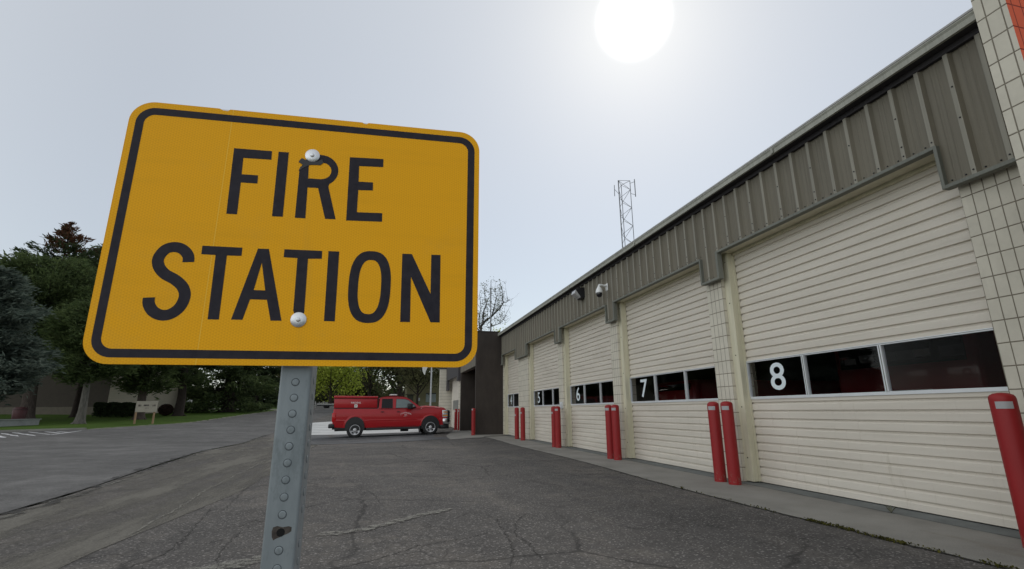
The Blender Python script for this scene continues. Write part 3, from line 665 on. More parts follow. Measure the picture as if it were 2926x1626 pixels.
b = MB(); b.tube([(0,0,0),(0,0,8.5),(.02,0,14.0)], [.10,.075,.03], 8); b.tube([(0,0,11.6),(.0,0,13.2)], .07, 8); b.tube([(0,0,8.6),(-.45,0,6.8)], .03, 5); b.tube([(0,0,8.6),(.45,0,6.8)], .03, 5); b.build('mast_pole', M_galv, mm_)

# ------------------------------------------------------------------ the foreground sign
SA = R(-3.02)
SM = Matrix.Translation((-.1518, .8858, 1.3695)) @ Matrix.Rotation(SA, 4, 'Z') @ Matrix(((.01,0,0,0),(0,0,.01,0),(0,.01,0,0),(0,0,0,1)))
# sign plane: x right (cm), y up (cm); local z points away from the viewer (+Y)
SMf = Matrix.Translation((-.1518, .8858, 1.3695)) @ Matrix.Rotation(SA, 4, 'Z') @ Matrix(((.01,0,0,0),(0,0,-.01,0),(0,.01,0,0),(0,0,0,1)))  # z towards the viewer
def rrect(x0, x1, y0, y1, r, n=10):
    P = []
    for cx, cy, a0 in ((x1-r, y1-r, 0), (x0+r, y1-r, 90), (x0+r, y0+r, 180), (x1-r, y0+r, 270)):
        for k in range(n+1): a = R(a0+90*k/n); P.append((cx+r*math.cos(a), cy+r*math.sin(a)))
    return P
a = Mt('yellow_reflective_sheet', (.78, .43, .022), .5, 0, .12)
p = a.sep(); s_ = 1/.0036
def tri(ang):
    c, s2 = math.cos(R(ang)), math.sin(R(ang)); v = a.math('ADD', a.math('MULTIPLY', p[0], c), a.math('MULTIPLY', p[2], s2)); return a.math('SINE', a.math('MULTIPLY', v, 2*math.pi/.0042))
pat = a.math('ADD', a.math('ADD', tri(0), tri(60)), tri(120)); pat = a.smooth(pat, -1.4, 1.6)
cl = a.mix(a.math('MULTIPLY', pat, .38), (.99, .485, .014), (.74, .295, .009))
gm = a.smooth(a.noise(5, 6, .75), .50, .74); cl = a.mix(a.math('MULTIPLY', gm, .16), cl, (.55, .36, .10)); sc2 = a.smooth(a.noise(9, 5, .8, stretch=(1, 1, .12)), .60, .72); cl = a.mix(a.math('MULTIPLY', sc2, .14), cl, (.60, .34, .05))
bd = a.noise(3, 4, .6, stretch=(1, 1, 9)); cl = a.mix(a.math('MULTIPLY', a.smooth(bd, .45, .75), .30), cl, (.74, .36, .014))
sl = a.math('ABSOLUTE', a.math('SUBTRACT', p[0], -.1437-.1518)); cl = a.mix(a.math('MULTIPLY', a.math('LESS_THAN', sl, .0006), .6), cl, (.95, .62, .10))
a.set('Base Color', cl); a.set('Roughness', a.math('ADD', .5, a.math('MULTIPLY', pat, .12))); M_yellow = a.m
M_ink = Mt('black_screen_ink', (.028, .026, .035), .6, 0, .15); _n = M_ink.noise(60, 4, .7); M_ink.set('Base Color', M_ink.ramp(_n, [(.35, (.024,.022,.030)), (.7, (.036,.033,.042))])); M_ink = M_ink.m
sg = empty('road_sign', (-.148, .92, -.02), 'large yellow FIRE STATION sign with black border, bolted to a steel post', 'road sign')
b = MB()
edge = []
for q in rrect(-30.7, 30.6, -22.98, 22.98, 3.9, 12): edge.append(q)
# two small nicks in the top edge
top = [i for i, q in enumerate(edge) if q[1] > 22.97]
i0 = max(i for i in top if edge[i][0] > 0); 
edge = edge[:i0+1] + [(9.3,22.98),(9.0,22.7),(8.5,22.72),(8.2,22.98),(-14.9,22.98),(-15.3,22.62),(-16.1,22.65),(-16.7,22.98)] + edge[i0+1:]
b.prism(edge, SM, .2)
b.build('sign_panel', [M_yellow], sg, bevel=0)
b = MB(); b.prism(rrect(-30.7, 30.6, -22.98, 22.98, 3.9, 12), SM @ Matrix.Translation((0,0,.2)), .02); b.build('sign_back', M_alu, sg)
TT = .03
b = MB(); b.prism(rrect(-29.6, 29.65, -21.95, 21.85, 3.0), SMf, TT, 0, [rrect(-28.3, 28.35, -20.6, 20.5, 1.75)]); b.build('sign_border', M_ink, sg)
def stroke(P, w_, n=6):
    """smoothed ribbon outline"""
    Q = []
    E = [P[0]] + P + [P[-1]]
    for i in range(1, len(E)-2):
        p0, p1, p2, p3 = [Vector(q) for q in E[i-1:i+3]]
        for k in range(n):
            t = k/n; Q.append(.5*((2*p1)+(p2-p0)*t+(2*p0-5*p1+4*p2-p3)*t*t+(3*p1-p0-3*p2+p3)*t**3))
    Q.append(Vector(P[-1])); Lf, Rt = [], []
    for i, q in enumerate(Q):
        d = Q[min(i+1, len(Q)-1)] - Q[max(i-1, 0)]; d.normalize(); nn = Vector((-d.y, d.x))
        Lf.append(tuple(q+nn*w_/2)); Rt.append(tuple(q-nn*w_/2))
    return Lf + Rt[::-1]
def supel(cx, cy, rx, ry, e=2.6, n=40):
    f = lambda v: math.copysign(abs(v)**(2/e), v); return [(cx+rx*f(math.cos(2*math.pi*k/n)), cy+ry*f(math.sin(2*math.pi*k/n))) for k in range(n)]
def arc(cx, cy, rx, ry, a0, a1, n=10): return [(cx+rx*math.cos(R(a0+(a1-a0)*k/n)), cy+ry*math.sin(R(a0+(a1-a0)*k/n))) for k in range(n+1)]
LET = []
LET.append(([(-13.1,2.85),(-11.4,2.85),(-11.5,8.85),(-8.8,8.87),(-8.86,10.45),(-11.55,10.42),(-11.65,13.6),(-7.0,13.68),(-7.07,15.38),(-13.38,15.34)], ()))
LET.append(([(-5.76,2.9),(-4.0,2.92),(-4.22,15.42),(-5.96,15.38)], ()))
LET.append(([(-2.0,2.88),(-.25,2.88),(-.42,8.83),(1.38,8.85),(3.05,3.04),(4.85,3.06),(3.12,9.27)] + arc(1.4,12.35,3.2,3.12,-55,78,14) + [(.9,15.5),(.2,14.9),(-1.0,14.6),(-1.6,13.5),(-2.1,12.0)], [[(-.46,10.6),(1.7,10.62)]+arc(1.8,12.3,1.6,1.62,-75,80,10)+[(-.62,13.75)]]))
LET.append(([(6.66,2.98),(12.92,3.15),(12.86,4.82),(8.40,4.68),(8.36,9.03),(10.95,9.17),(10.86,10.76),(8.3,10.72),(8.2,13.86),(12.52,14.04),(12.47,15.7),(6.42,15.5)], ()))
LET.append((stroke([(-17.78,-6.1),(-17.95,-5.0),(-18.9,-3.95),(-20.2,-3.6),(-21.5,-4.1),(-22.3,-5.6),(-22.05,-7.0),(-21.0,-8.25),(-19.3,-9.2),(-18.0,-10.4),(-17.5,-11.9),(-17.95,-13.7),(-19.1,-14.85),(-20.4,-15.12),(-21.7,-14.55),(-22.5,-13.4),(-22.66,-12.3)], 1.75), ()))
LET.append(([(-16.05,-3.12),(-16.02,-4.62),(-13.82,-4.64),(-13.6,-15.62),(-11.92,-15.6),(-12.08,-4.64),(-9.8,-4.58),(-9.84,-3.12)], ()))
LET.append(([(-7.36,-3.14),(-5.62,-3.12),(-2.34,-15.53),(-4.05,-15.56),(-4.98,-12.05),(-7.60,-12.05),(-8.38,-15.55),(-10.1,-15.55)], [[(-6.48,-5.6),(-5.42,-10.45),(-7.22,-10.45)]]))
LET.append(([(-3.12,-3.02),(-3.10,-4.46),(-.87,-4.50),(-.66,-13.75),(-.35,-14.5),(.9,-14.5),(1.1,-14.0),(.86,-4.52),(3.12,-4.42),(3.08,-2.98)], ()))
LET.append(([(4.12,-2.95),(4.40,-15.4),(6.15,-15.41),(5.93,-2.93)], ()))
LET.append((supel(11.5,-9.05,3.58,6.50), [supel(11.48,-9.1,1.95,4.90)]))
LET.append(([(16.80,-2.75),(17.02,-15.2),(18.70,-15.2),(18.52,-7.0),(22.25,-15.14),(23.86,-15.12),(23.64,-2.6),(21.98,-2.66),(22.08,-10.0),(18.5,-2.7)], ()))
lt = MB()
for P, H in LET: lt.prism(P, SMf, TT, 0, H)
lt.build('sign_lettering', M_ink, sg)
# torn sheeting round the upper bolt
b = MB()
for P in ([(-2.4,13.7),(-1.9,14.5),(-.8,14.0),(.9,14.05),(1.6,14.6),(1.9,13.9),(1.4,13.4),(-.3,13.3),(-1.3,12.7),(-2.2,11.9),(-2.0,12.7),(-1.5,13.1)],): b.prism(P, SMf @ Matrix.Translation((0,0,TT)), .06)
b.build('torn_film', M_dark, sg)
M_bolt = simple('zinc_washer', (.74, .75, .77), .42, .75, .10, 60)
for bx, bz in ((-.12, 15.15), (.32, -15.3)):
    b = MB(); MM = SMf @ Matrix.Translation((bx, bz, TT)); s_ = 1.0
    b.lathe([(1.28, 0), (1.29, .06), (1.24, .12), (.42, .20), (.34, .20), (.33, .42), (.27, .46), (0, .46)], 36, MM); b.build('bolt', M_bolt, sg)
# perforated square post with knock-outs
M_post = Mt('galvanised_post', (.30, .36, .40), .5, .35, .35)
_n = M_post.noise(9, 6, .7, stretch=(1.5, 1.5, .35)); _s = M_post.smooth(M_post.noise(24, 5, .8, stretch=(1, 1, .4)), .48, .64)
M_post.set('Base Color', M_post.mix(M_post.math('MULTIPLY', _s, .55), M_post.ramp(_n, [(.3, (.22,.25,.268)), (.7, (.32,.352,.37))]), (.16,.185,.195))); M_post.set('Roughness', M_post.math('ADD', .32, M_post.math('MULTIPLY', _n, .3))); M_post = M_post.m
px0, px1 = -.1725, -.1225; py0 = .9145; py1 = py0+.050; cxp = -.1475
b = MB(); MP = Matrix.Translation((cxp, (py0+py1)/2, 0)) @ Matrix.Rotation(SA, 4, 'Z'); b.prism(rrect(-.0251, .0251, -.0251, .0251, .0045, 5), MP @ Matrix.Translation((0,0,-.3)), 1.9)
ring = [(.0056, .0003), (.0054, .0007), (.0044, .0008), (0, .0008)]
face = MP @ Matrix.Rotation(math.pi/2, 4, 'X')    # local z -> -Y
for i in range(-10, 44):
    z = .857 + .0258*i
    if z < .0 or z > 1.135: continue
    mt = MP @ Matrix.Translation((.0005, -.0251, z)) @ Matrix.Rotation(math.pi/2, 4, 'X')
    if i == 1: continue
    b.lathe(ring, 20, mt); b.lathe([(.0067, .0002), (.0055, .00025)], 20, mt, 1)
    mt = MP @ Matrix.Translation((.0251, 0, z+.004)) @ Matrix.Rotation(math.pi/2, 4, 'Y'); b.lathe(ring, 16, mt); b.lathe([(.0067, .0002), (.0055, .00025)], 16, mt, 1)
b.build('post_tube', [M_post, simple('groove_ring_dark', (.07,.085,.095), .7)], sg)  # second material: darker ring round each knock-out
mt = MP @ Matrix.Translation((.0008, -.0251, .8828)) @ Matrix.Rotation(math.pi/2, 4, 'X')
a = Mt('rust_stain', (.05,.04,.035), .8); _n = a.noise(60, 4, .7); a.set('Base Color', a.ramp(_n, [(.3,(.035,.028,.024)),(.7,(.12,.10,.085))])); M_rust = a.m
b = MB()
P = [(-.0135,.002),(-.012,.008),(-.006,.0095),(.002,.0075),(.006,.008),(.011,.0085),(.0155,.007),(.0155,.001),(.011,-.002),(.005,-.004),(0,-.0065),(-.006,-.0085),(-.010,-.011),(-.0125,-.006)]
b.prism(P, mt, .0003); b.build('rust_stain', M_rust, sg)
b = MB(); b.lathe([(.0062,.0006),(.0058,.0006),(0,.0006)], 20, mt); b.build('open_hole', simple('hole_black', (.004,.004,.004), .9), sg)

# ------------------------------------------------------------------ fire pickup
ang_t = math.atan2(24.292-22.566, 2.181+1.139)
tk = empty('fire_pickup', (-1.31, 25.96, -.16), 'red fire department pickup with covered utility bed, parked sideways before the portal', 'pickup truck', rz=R(3.75), local=True); tk.rotation_euler = (0, -.0209, R(3.75))
# truck frame: x forward from the rear axle, y left (far side +), z up. near side skin at y=-.30 -> contact plane of the visible tyres at y~0
def TY(y): return y
SC = 1.0; W_ = 1.92; Y0 = -.03; Y1 = W_-.03
M_tr = M_red
def side_outline():
    """closed lower body outline with wheel arches"""
    P = [(-1.00,.50),(-.985,.95),(-.965,1.19),(1.0,1.205),(1.10,1.212),(3.10,1.235),(3.38,1.29),(3.9,1.275),(4.42,1.215),(4.56,1.13),(4.60,1.0),(4.60,.60),(4.42,.45),(4.20,.42)]
    P += arc(3.70,.42,.485,.465,0,180,14)
    P += [(3.20,.40),(.455,.40)] + [(.43,.42)] + arc(-.02,.42,.45,.44,0,180,14)[0:] + [(-.52,.42),(-.98,.45)]
    return P
def belly(z):
    pts = [(.40,.045),(.58,.012),(.70,.0),(.735,.010),(.85,.004),(.97,.008),(1.08,.030),(1.20,.062),(1.4,.10)]
    if z <= pts[0][0]: return pts[0][1]
    for (a0, b0), (a1, b1) in zip(pts, pts[1:]):
        if z <= a1: return b0+(b1-b0)*(z-a0)/(a1-a0)
    return pts[-1][1]
def shell(b, P, y0, y1, inset, mi=0):
    """extrude an outline across the truck with softened shoulders"""
    cx = sum(p[0] for p in P)/len(P); cz = sum(p[1] for p in P)/len(P)
    n = len(P); rings = []
    for y, k in ((y0, 1), (y0+.03, .0), (y1-.03, .0), (y1, 1)):
        rings.append([(p[0] + (-(p[0]-cx)/3*.03*k if k else 0), y, p[1]-(.015*k if p[1] > cz else -.0*k)) for p in P])
    vs = [q for r in rings for q in r]; fs = []
    for i in range(3):
        for k in range(n): fs.append((i*n+k, i*n+(k+1)%n, (i+1)*n+(k+1)%n, (i+1)*n+k))
    b.add(vs, fs, mi, True)
    for r_, fl in ((0, 1), (3, 0)):
        bm = bmesh.new(); v2 = [bm.verts.new(q) for q in rings[r_]]; bm.faces.new(v2)
        for zc in (.5,.6,.7,.735,.79,.85,.91,.97,1.02,1.08,1.14,1.19): bmesh.ops.bisect_plane(bm, geom=bm.verts[:]+bm.edges[:]+bm.faces[:], plane_co=(0,0,zc), plane_no=(0,0,1))
        bmesh.ops.recalc_face_normals(bm, faces=bm.faces[:]); bm.normal_update()
        for f in bm.faces:
            if (f.normal.y > 0) == bool(fl): f.normal_flip()
        bm.verts.index_update(); b.add([v.co.copy() for v in bm.verts], [[v.index for v in f.verts] for f in bm.faces], mi, True); bm.free()
    b.v = [(x, y+belly(z)*(1 if y < .9 else -1) if abs(y-.93) > .85 else y, z) for x, y, z in b.v]
b = MB(); shell(b, side_outline(), Y0, Y1, .03); body = b.build('body', M_tr, tk)
# crease line and door/panel gaps
b = MB()
for x in (1.03, 1.86, 3.02): b.box(x-.008, x+.008, Y0-.004, Y0+.01, .44, 1.2)
b.box(-.96, 1.01, Y0-.003, Y0+.01, 1.185, 1.20); b.box(1.03, 3.0, Y0-.003, Y0+.01, .425, .437)
b.build('panel_gap', M_dark, tk)
b = MB()
M_ = Matrix(((1,0,0,0),(0,0,-1,Y0),(0,1,0,0),(0,0,0,1)))
def crease(x0, x1, z0, z1, d):
    b.add([(x0,Y0-.001,z0-.03),(x1,Y0-.001,z1-.03),(x1,Y0-d,z1),(x0,Y0-d,z0),(x0,Y0-.001,z0+.012),(x1,Y0-.001,z1+.012)], [(0,1,2,3),(3,2,5,4)])
crease(.62, 1.02, .70, .70, .014); crease(1.04, 1.85, .70, .70, .014); crease(1.87, 3.01, .70, .72, .014); crease(-.9, -.55, .70, .70, .012)
# arch lips
for cx_, rx_ in ((3.70,.485), (-.02,.45)):
    A = arc(cx_, .42, rx_, .455, 0, 180, 16); B = arc(cx_, .42, rx_+.06, .52, 0, 180, 16)
    for k in range(16): b.add([(A[k][0],Y0-.02,A[k][1]),(A[k+1][0],Y0-.02,A[k+1][1]),(B[k+1][0],Y0-.001,B[k+1][1]),(B[k][0],Y0-.001,B[k][1])], [(0,1,2,3)])
b.build('body_crease', M_tr, tk)
# wheel wells (dark)
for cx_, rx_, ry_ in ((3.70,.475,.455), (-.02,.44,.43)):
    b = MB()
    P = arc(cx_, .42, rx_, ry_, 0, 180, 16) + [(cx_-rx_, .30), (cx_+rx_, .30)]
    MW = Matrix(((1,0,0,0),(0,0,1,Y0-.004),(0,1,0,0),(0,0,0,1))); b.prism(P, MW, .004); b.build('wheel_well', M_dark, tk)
# greenhouse (cab upper)
def green():
    b = MB(); lo = [(1.06,1.20),(3.12,1.23)]; hi = [(1.12,1.66),(1.35,1.70),(1.95,1.715),(2.30,1.70),(2.46,1.665)]
    P = [(1.06,1.19),(1.10,1.60),(1.16,1.655),(1.40,1.70),(1.90,1.715),(2.25,1.705),(2.45,1.67),(2.60,1.60),(3.20,1.25),(3.20,1.19)]
    n = len(P); rings = []
    for t, tumble in ((Y0+.01, 0), (Y0+.12, 1), (Y1-.12, 1), (Y1-.01, 0)):
        rings.append([(x, t + (0 if tumble else (1 if t < 1 else -1)*max(0, (z-1.2))*.32), z if not tumble else z+(.02 if z > 1.5 else 0)) for x, z in P])
    vs = [q for r in rings for q in r]; fs = [(i*n+k, i*n+(k+1)%n, (i+1)*n+(k+1)%n, (i+1)*n+k) for i in range(3) for k in range(n)]
    fs = [f for f in fs]
    b.add(vs, fs, 0, True); b.add(rings[0], [tuple(range(n))[::-1]]); b.add(rings[3], [tuple(range(n))]); return b
green().build('cab', M_tr, tk)
def gside(x, z): return (x, Y0+.01+max(0, z-1.2)*.32-.006, z)
b = MB(); b.add([gside(*q) for q in [(1.21,1.225),(1.74,1.225),(1.74,1.60),(1.24,1.595)]], [(0,1,2,3)]); b.build('side_window', M_tint, tk)
b = MB(); b.add([gside(*q) for q in [(1.92,1.225),(2.93,1.24),(2.86,1.33),(2.55,1.555),(2.35,1.60),(1.95,1.605)]], [(0,1,2,3,4,5)])
b.build('side_window', simple('pale_reflecting_glass', (.16,.20,.20), .08), tk)
b = MB(); b.add([(2.64,.22,1.585),(3.19,.10,1.262),(3.19,1.76,1.262),(2.64,1.64,1.585)], [(0,1,2,3)]); b.v = [(x+.012, y, z+.012) for x, y, z in b.v]; b.build('windscreen', M_tint, tk)
# window surround line
b = MB(); 
for Q in ([(1.20,1.215),(1.75,1.215),(1.75,1.61),(1.23,1.605)], [(1.91,1.215),(2.95,1.23),(2.87,1.34),(2.56,1.565),(2.36,1.61),(1.94,1.615)]):
    for q0, q1 in zip(Q, Q[1:]+Q[:1]): b.tube([gside(*q0), gside(*q1)], .009, 5)
b.build('window_seal', M_dark, tk)
# topper
b = MB(); b.cbox(-.965, .985, .03, 1.83, 1.205, 1.60, .02); b.build('topper_box', M_tr, tk)
b = MB(); b.cbox(-.985, 1.01, -.0, 1.86, 1.615, 1.715, .03); b.build('topper_lid', M_tr, tk)
b = MB(); b.box(-.96, .98, .02, 1.84, 1.598, 1.618); b.box(.99, 1.02, .02, 1.84, 1.21, 1.70); b.box(-.94, .95, .022, .03, 1.222, 1.232); b.build('topper_seal', simple('dark_red_gap', (.06,.004,.006), .5), tk)
MT = Matrix(((1,0,0,0),(0,0,-1,.029),(0,1,0,0),(0,0,0,1)))
text_mb('FIRE/EMS', .115, MT @ Matrix.Translation((-.02,1.425,0)), 0, .004).build('side_lettering', M_wtxt, tk)
b = MB(); b.prism(rrect(-.09,.05,1.20,1.33,.02), MT, .004); b.prism(rrect(-.045,.005,1.235,1.30,.012), MT @ Matrix.Translation((0,0,.004)), .002, 1); b.build('emblem', [M_wtxt, simple('emblem_green', (.25,.38,.2), .5)], tk).location.z = .045
MD = Matrix(((1,0,0,0),(0,0,-1,Y0-.001),(0,1,0,0),(0,0,0,1)))
b = MB(); wd = 'JEFFERSON'
for i, ch in enumerate(wd):
    t = (i-4)/4; text_mb(ch, .088, MD @ Matrix.Translation((2.42+t*.25, 1.0-.055*t*t, 0)) @ Matrix.Rotation(-t*.25, 4, 'Z'), 0, .004, mb=b)
text_mb('FIRE', .075, MD @ Matrix.Translation((2.42,.915,0)), 0, .004, mb=b); text_mb('DISTRICT', .04, MD @ Matrix.Translation((2.40,.855,0)), 0, .004, mb=b); b.build('door_lettering', M_wtxt, tk)
text_mb('2500', .05, MD @ Matrix.Translation((3.20,1.20,0)), 0, .004).build('fender_badge', M_wtxt, tk)
for x in (1.25, 2.05):
    b = MB(); b.tube([(x-.08,Y0-.02,1.05),(x,Y0-.035,1.058),(x+.08,Y0-.02,1.05)], .017, 6); b.build('door_handle', simple('dark_handle', (.05,.006,.008), .4), tk)
b = MB(); b.cbox(2.48, 2.74, -.33, -.13, 1.17, 1.42, .03); b.tube([(2.74,-.14,1.24),(2.92,.02,1.24)], .035, 6); b.build('wing_mirror', M_dark, tk)
b = MB(); b.cbox(2.50, 2.72, 2.0, 2.2, 1.19, 1.42, .03); b.tube([(2.74,2.0,1.24),(2.92,1.84,1.24)], .035, 6); b.build('wing_mirror', M_dark, tk)
b = MB(); b.cbox(1.66, 2.0, .45, 1.4, 1.775, 1.83, .02); b.build('light_bar', simple('light_bar_clear', (.62,.62,.62), .25), tk)
b = MB(); b.box(1.72, 1.94, .6, 1.25, 1.725, 1.775); b.build('light_bar_mount', M_dark, tk)
# hood scoop bulge, bumper, grille, lights
b = MB(); P = [(3.22,1.27),(3.42,1.325),(3.9,1.305),(4.40,1.235),(4.52,1.17)]
for (x0, z0), (x1, z1) in zip(P, P[1:]): b.add([(x0,.10,z0),(x1,.12,z1),(x1,1.74,z1),(x0,1.76,z0)], [(0,1,2,3)], 0, True); b.add([(x0,.10,z0),(x1,.12,z1),(x1,.02,z1-.06),(x0,.0,z0-.06)], [(3,2,1,0)], 0, True)
b.build('bonnet', M_tr, tk)
b = MB(); b.cbox(4.34, 4.72, -.06, 1.92, .46, .74, .04); b.build('front_bumper', M_chrome, tk)
b = MB(); b.cbox(4.20, 4.68, 0, 1.86, .26, .46, .03); b.cbox(4.56, 4.68, .12, 1.74, .74, 1.13, .02); b.box(4.66,4.74,.1,.16,.55,1.1); b.box(4.66,4.74,1.7,1.76,.55,1.1)
for z in (.62, .82, 1.0): b.tube([(4.72,.0,z),(4.74,.12,z),(4.74,1.74,z),(4.72,1.86,z)], .028, 6)
b.build('grille_guard', M_dark, tk)
for yy in (-.04, 1.66):
    b = MB(); b.cbox(4.32, 4.61, yy, yy+.24, .78, 1.12, .03, 0); b.box(4.36,4.60,yy-.004 if yy < 0 else yy+.2,yy+.03 if yy < 0 else yy+.245,.84,.90,1); b.box(4.36,4.60,yy-.004 if yy < 0 else yy+.2,yy+.03 if yy < 0 else yy+.245,1.0,1.05,1); b.build('headlight', [M_head, M_amber], tk)
for yy in (-.035, 1.71):
    b = MB(); b.cbox(-1.02, -.85, yy, yy+.19, .66, 1.02, .02); b.build('tail_light', M_redlens, tk)
b = MB(); b.cbox(-1.16, -.90, -.03, 1.89, .42, .58, .03); b.box(-1.0, -.45, .05, 1.8, .36, .43); b.build('rear_bumper', M_dark, tk)
b = MB(); b.box(-1.10, -.95, -.032, .2, .581, .59); b.build('bumper_step_pad', M_chrome, tk)
b = MB(); b.tube([(.50,-.06,.33),(3.10,-.06,.33)], .04, 8); b.box(.5,3.2,.02,.16,.30,.42); b.box(.5,3.2,1.7,1.84,.30,.42); b.box(-.9,4.2,.5,1.3,.28,.42); b.tube([(2.2,.3,.28),(2.6,.3,.28)], .09, 8); b.build('side_step', M_dark, tk)
b = MB(); b.box(3.13,3.17,-.01,.3,.12,.45); b.build('mud_flap', M_dark, tk)
for o in [q for q in bpy.data.objects if q.parent == tk]:    # proportions: taller at the rear, as measured
    for v in o.data.vertices:
        if o.name.startswith(('panel_gap','body_crease','door_lettering','fender_badge','door_handle')): v.co.y += belly(v.co.z)
        x = v.co.x; v.co.z *= 1.15-.0195*x; v.co.x = 1+(x-1)*.966 if x > 1 else (x*1.07 if x < 0 else x)
def wheel(x, y, near=True):
    WR = 1.09
    MW = Matrix.Translation((x, y, .345*WR)) @ Matrix.Rotation(math.pi/2, 4, 'X') @ Matrix.Scale(WR, 4)
    b = MB(); b.lathe([(.20,-.02),(.225,.0),(.30,.008),(.335,-.015),(.347,-.05),(.347,-.22),(.33,-.25),(.2,-.25)], 40, MW)
    for k in range(44):   # tread blocks
        MM = Matrix.Translation((x, y, .345*WR)) @ Matrix.Rotation(2*math.pi*k/44, 4, 'Y') @ Matrix.Translation((0, .14, .347*WR)); b.obox(MM, .028, .2, .016)
    t = b.build('wheel', M_rubber, tk)
    b = MB(); b.lathe([(.215,.0),(.222,.006),(.21,.012),(.195,-.005),(.17,-.03),(.12,-.012),(.075,.0),(.07,.03),(.05,.036),(0,.036)], 40, MW); r = b.build('rim', M_rim, t)
    b = MB()
    for k in range(5):
        a_ = 2*math.pi*k/5+math.pi/2
        P = [(math.cos(a_+q)*rr_, math.sin(a_+q)*rr_) for q, rr_ in ((-.28,.125),(.28,.125),(.30,.18),(-.30,.18))]
        b.prism(P, MW @ Matrix.Translation((0,0,-.012)), .010)
        b.lathe([(.012,0),(.012,.012),(0,.012)], 6, MW @ Matrix.Translation((math.cos(a_+.6)*.09, math.sin(a_+.6)*.09, -.005)))
    b.build('rim_vent', M_dark, t)
    for o in [q for q in bpy.data.objects if q.parent == t]: o.location = (0,0,0)
for x in (-.02, 3.61): wheel(x, -.03)
for x in (-.02, 3.61): wheel(x, 1.66)

# ------------------------------------------------------------------ foliage tools
def leaf_mesh(name, C, S, mats, mi, parent, up=.0, asp=1.0, axis=None, wid=1.0):
    """C: Nx3 centres, S: N sizes -> one quad each, random orientation"""
    n = len(C); 
    a = rng.normal(size=(n,3)); 
    if axis is not None: a = axis + a*.45
    a /= np.linalg.norm(a, axis=1)[:,None]+1e-9
    b_ = rng.normal(size=(n,3)); b_ -= (b_*a).sum(1)[:,None]*a; b_ /= np.linalg.norm(b_, axis=1)[:,None]+1e-9
    s = S[:,None]; A = a*s*.5*asp; B = b_*s*.5*wid
    V = np.empty((n,4,3)); V[:,0] = C-A-B*.35; V[:,1] = C-B*.0+B*.9-A*.1; V[:,2] = C+A+B*.3; V[:,3] = C-B*.9+A*.15
    me = bpy.data.meshes.new(name); me.vertices.add(n*4); me.vertices.foreach_set('co', V.reshape(-1)); me.loops.add(n*4); me.loops.foreach_set('vertex_index', np.arange(n*4))
    me.polygons.add(n); me.polygons.foreach_set('loop_start', np.arange(n)*4); me.polygons.foreach_set('loop_total', np.full(n,4))
    for mm in mats: me.materials.append(mm)
    me.polygons.foreach_set('material_index', np.asarray(mi, dtype=np.int32)); me.update(); me.validate()
    o = bpy.data.objects.new(name, me); COL.objects.link(o)
    if parent is not None: o.parent = parent
    return o
def fol_mat(name, dark, light, scale=.9):
    a = Mt(name, dark, .85, 0, .15); n = a.noise(scale, 3, .6); f = a.noise(9, 2); k = a.math('ADD', a.math('MULTIPLY', n, .65), a.math('MULTIPLY', f, .35))
    col = a.ramp(k, [(.36, dark), (.62, light)]); a.set('Base Color', col)
    tr_ = a.N.new('ShaderNodeBsdfTranslucent'); a.L.new(col, tr_.inputs[0]); mx = a.N.new('ShaderNodeMixShader'); mx.inputs[0].default_value = .35
    a.L.new(a.b.outputs[0], mx.inputs[1]); a.L.new(tr_.outputs[0], mx.inputs[2]); a.L.new(mx.outputs[0], a.N['Material Output'].inputs[0]); return a.m
F_spruce = [fol_mat('spruce_dark', (.022,.036,.017), (.042,.060,.028)), fol_mat('spruce_mid', (.032,.050,.021), (.060,.082,.036))]
F_blue = [fol_mat('blue_spruce_dark', (.035,.052,.042), (.07,.095,.078), 1.6), fol_mat('blue_spruce_light', (.08,.105,.085), (.15,.18,.145), 1.6)]
F_pine = [fol_mat('pine_dark', (.040,.062,.026), (.075,.104,.044)), fol_mat('pine_light', (.066,.098,.036), (.120,.155,.060))]
F_brown = [fol_mat('rust_needles', (.07,.035,.022), (.15,.07,.04)), F_spruce[1]]
F_willow = [fol_mat('willow_green', (.30,.36,.06), (.46,.52,.10)), fol_mat('willow_bright', (.38,.45,.07), (.56,.62,.12))]
F_olive = [fol_mat('olive_leaf', (.07,.072,.038), (.115,.115,.058)), fol_mat('olive_light', (.11,.112,.05), (.16,.155,.075))]
F_budding = [fol_mat('budding_leaf', (.06,.065,.035), (.12,.12,.05)), fol_mat('young_leaf', (.09,.12,.03), (.15,.18,.05))]
def bark(name, c):
    a = Mt(name, c, .95, 0, .1); n = a.noise(5, 5, .7, stretch=(2.5,2.5,.5)); a.set('Base Color', a.ramp(n, [(.3, tuple(x*.6 for x in c)), (.7, tuple(x*1.35 for x in c))])); a.bump(n, 1.0, .05); return a.m
B_dark = bark('dark_bark', (.045,.036,.032)); B_grey = bark('grey_bark', (.15,.14,.125)); B_brown = bark('brown_bark', (.085,.068,.06))
def trunk_mb(H, r, rr, lean=(0,0), flare=1.5, split=0):
    b = MB(); n = 9; pts, rad = [], []
    for i in range(n+1):
        t = i/n; pts.append((lean[0]*t*H + rr.uniform(-1,1)*r*.25*(t > 0), lean[1]*t*H + rr.uniform(-1,1)*r*.25*(t > 0), H*t)); rad.append(r*(1-t*.9)*(flare if i == 0 else 1))
    pts.insert(1, (pts[1][0]*.2, pts[1][1]*.2, .35)); rad.insert(1, r*1.08); pts[0] = (0,0,-.15)
    b.tube(pts, rad, 10)
    for k in range(5):   # root flares
        a_ = rr.uniform(0, 6.28); b.tube([(math.cos(a_)*r*1.9, math.sin(a_)*r*1.9, -.1), (math.cos(a_)*r*1.0, math.sin(a_)*r*1.0, .08), (math.cos(a_)*r*.4, math.sin(a_)*r*.4, .7)], [r*.15, r*.32, r*.3], 6)
    return b, pts
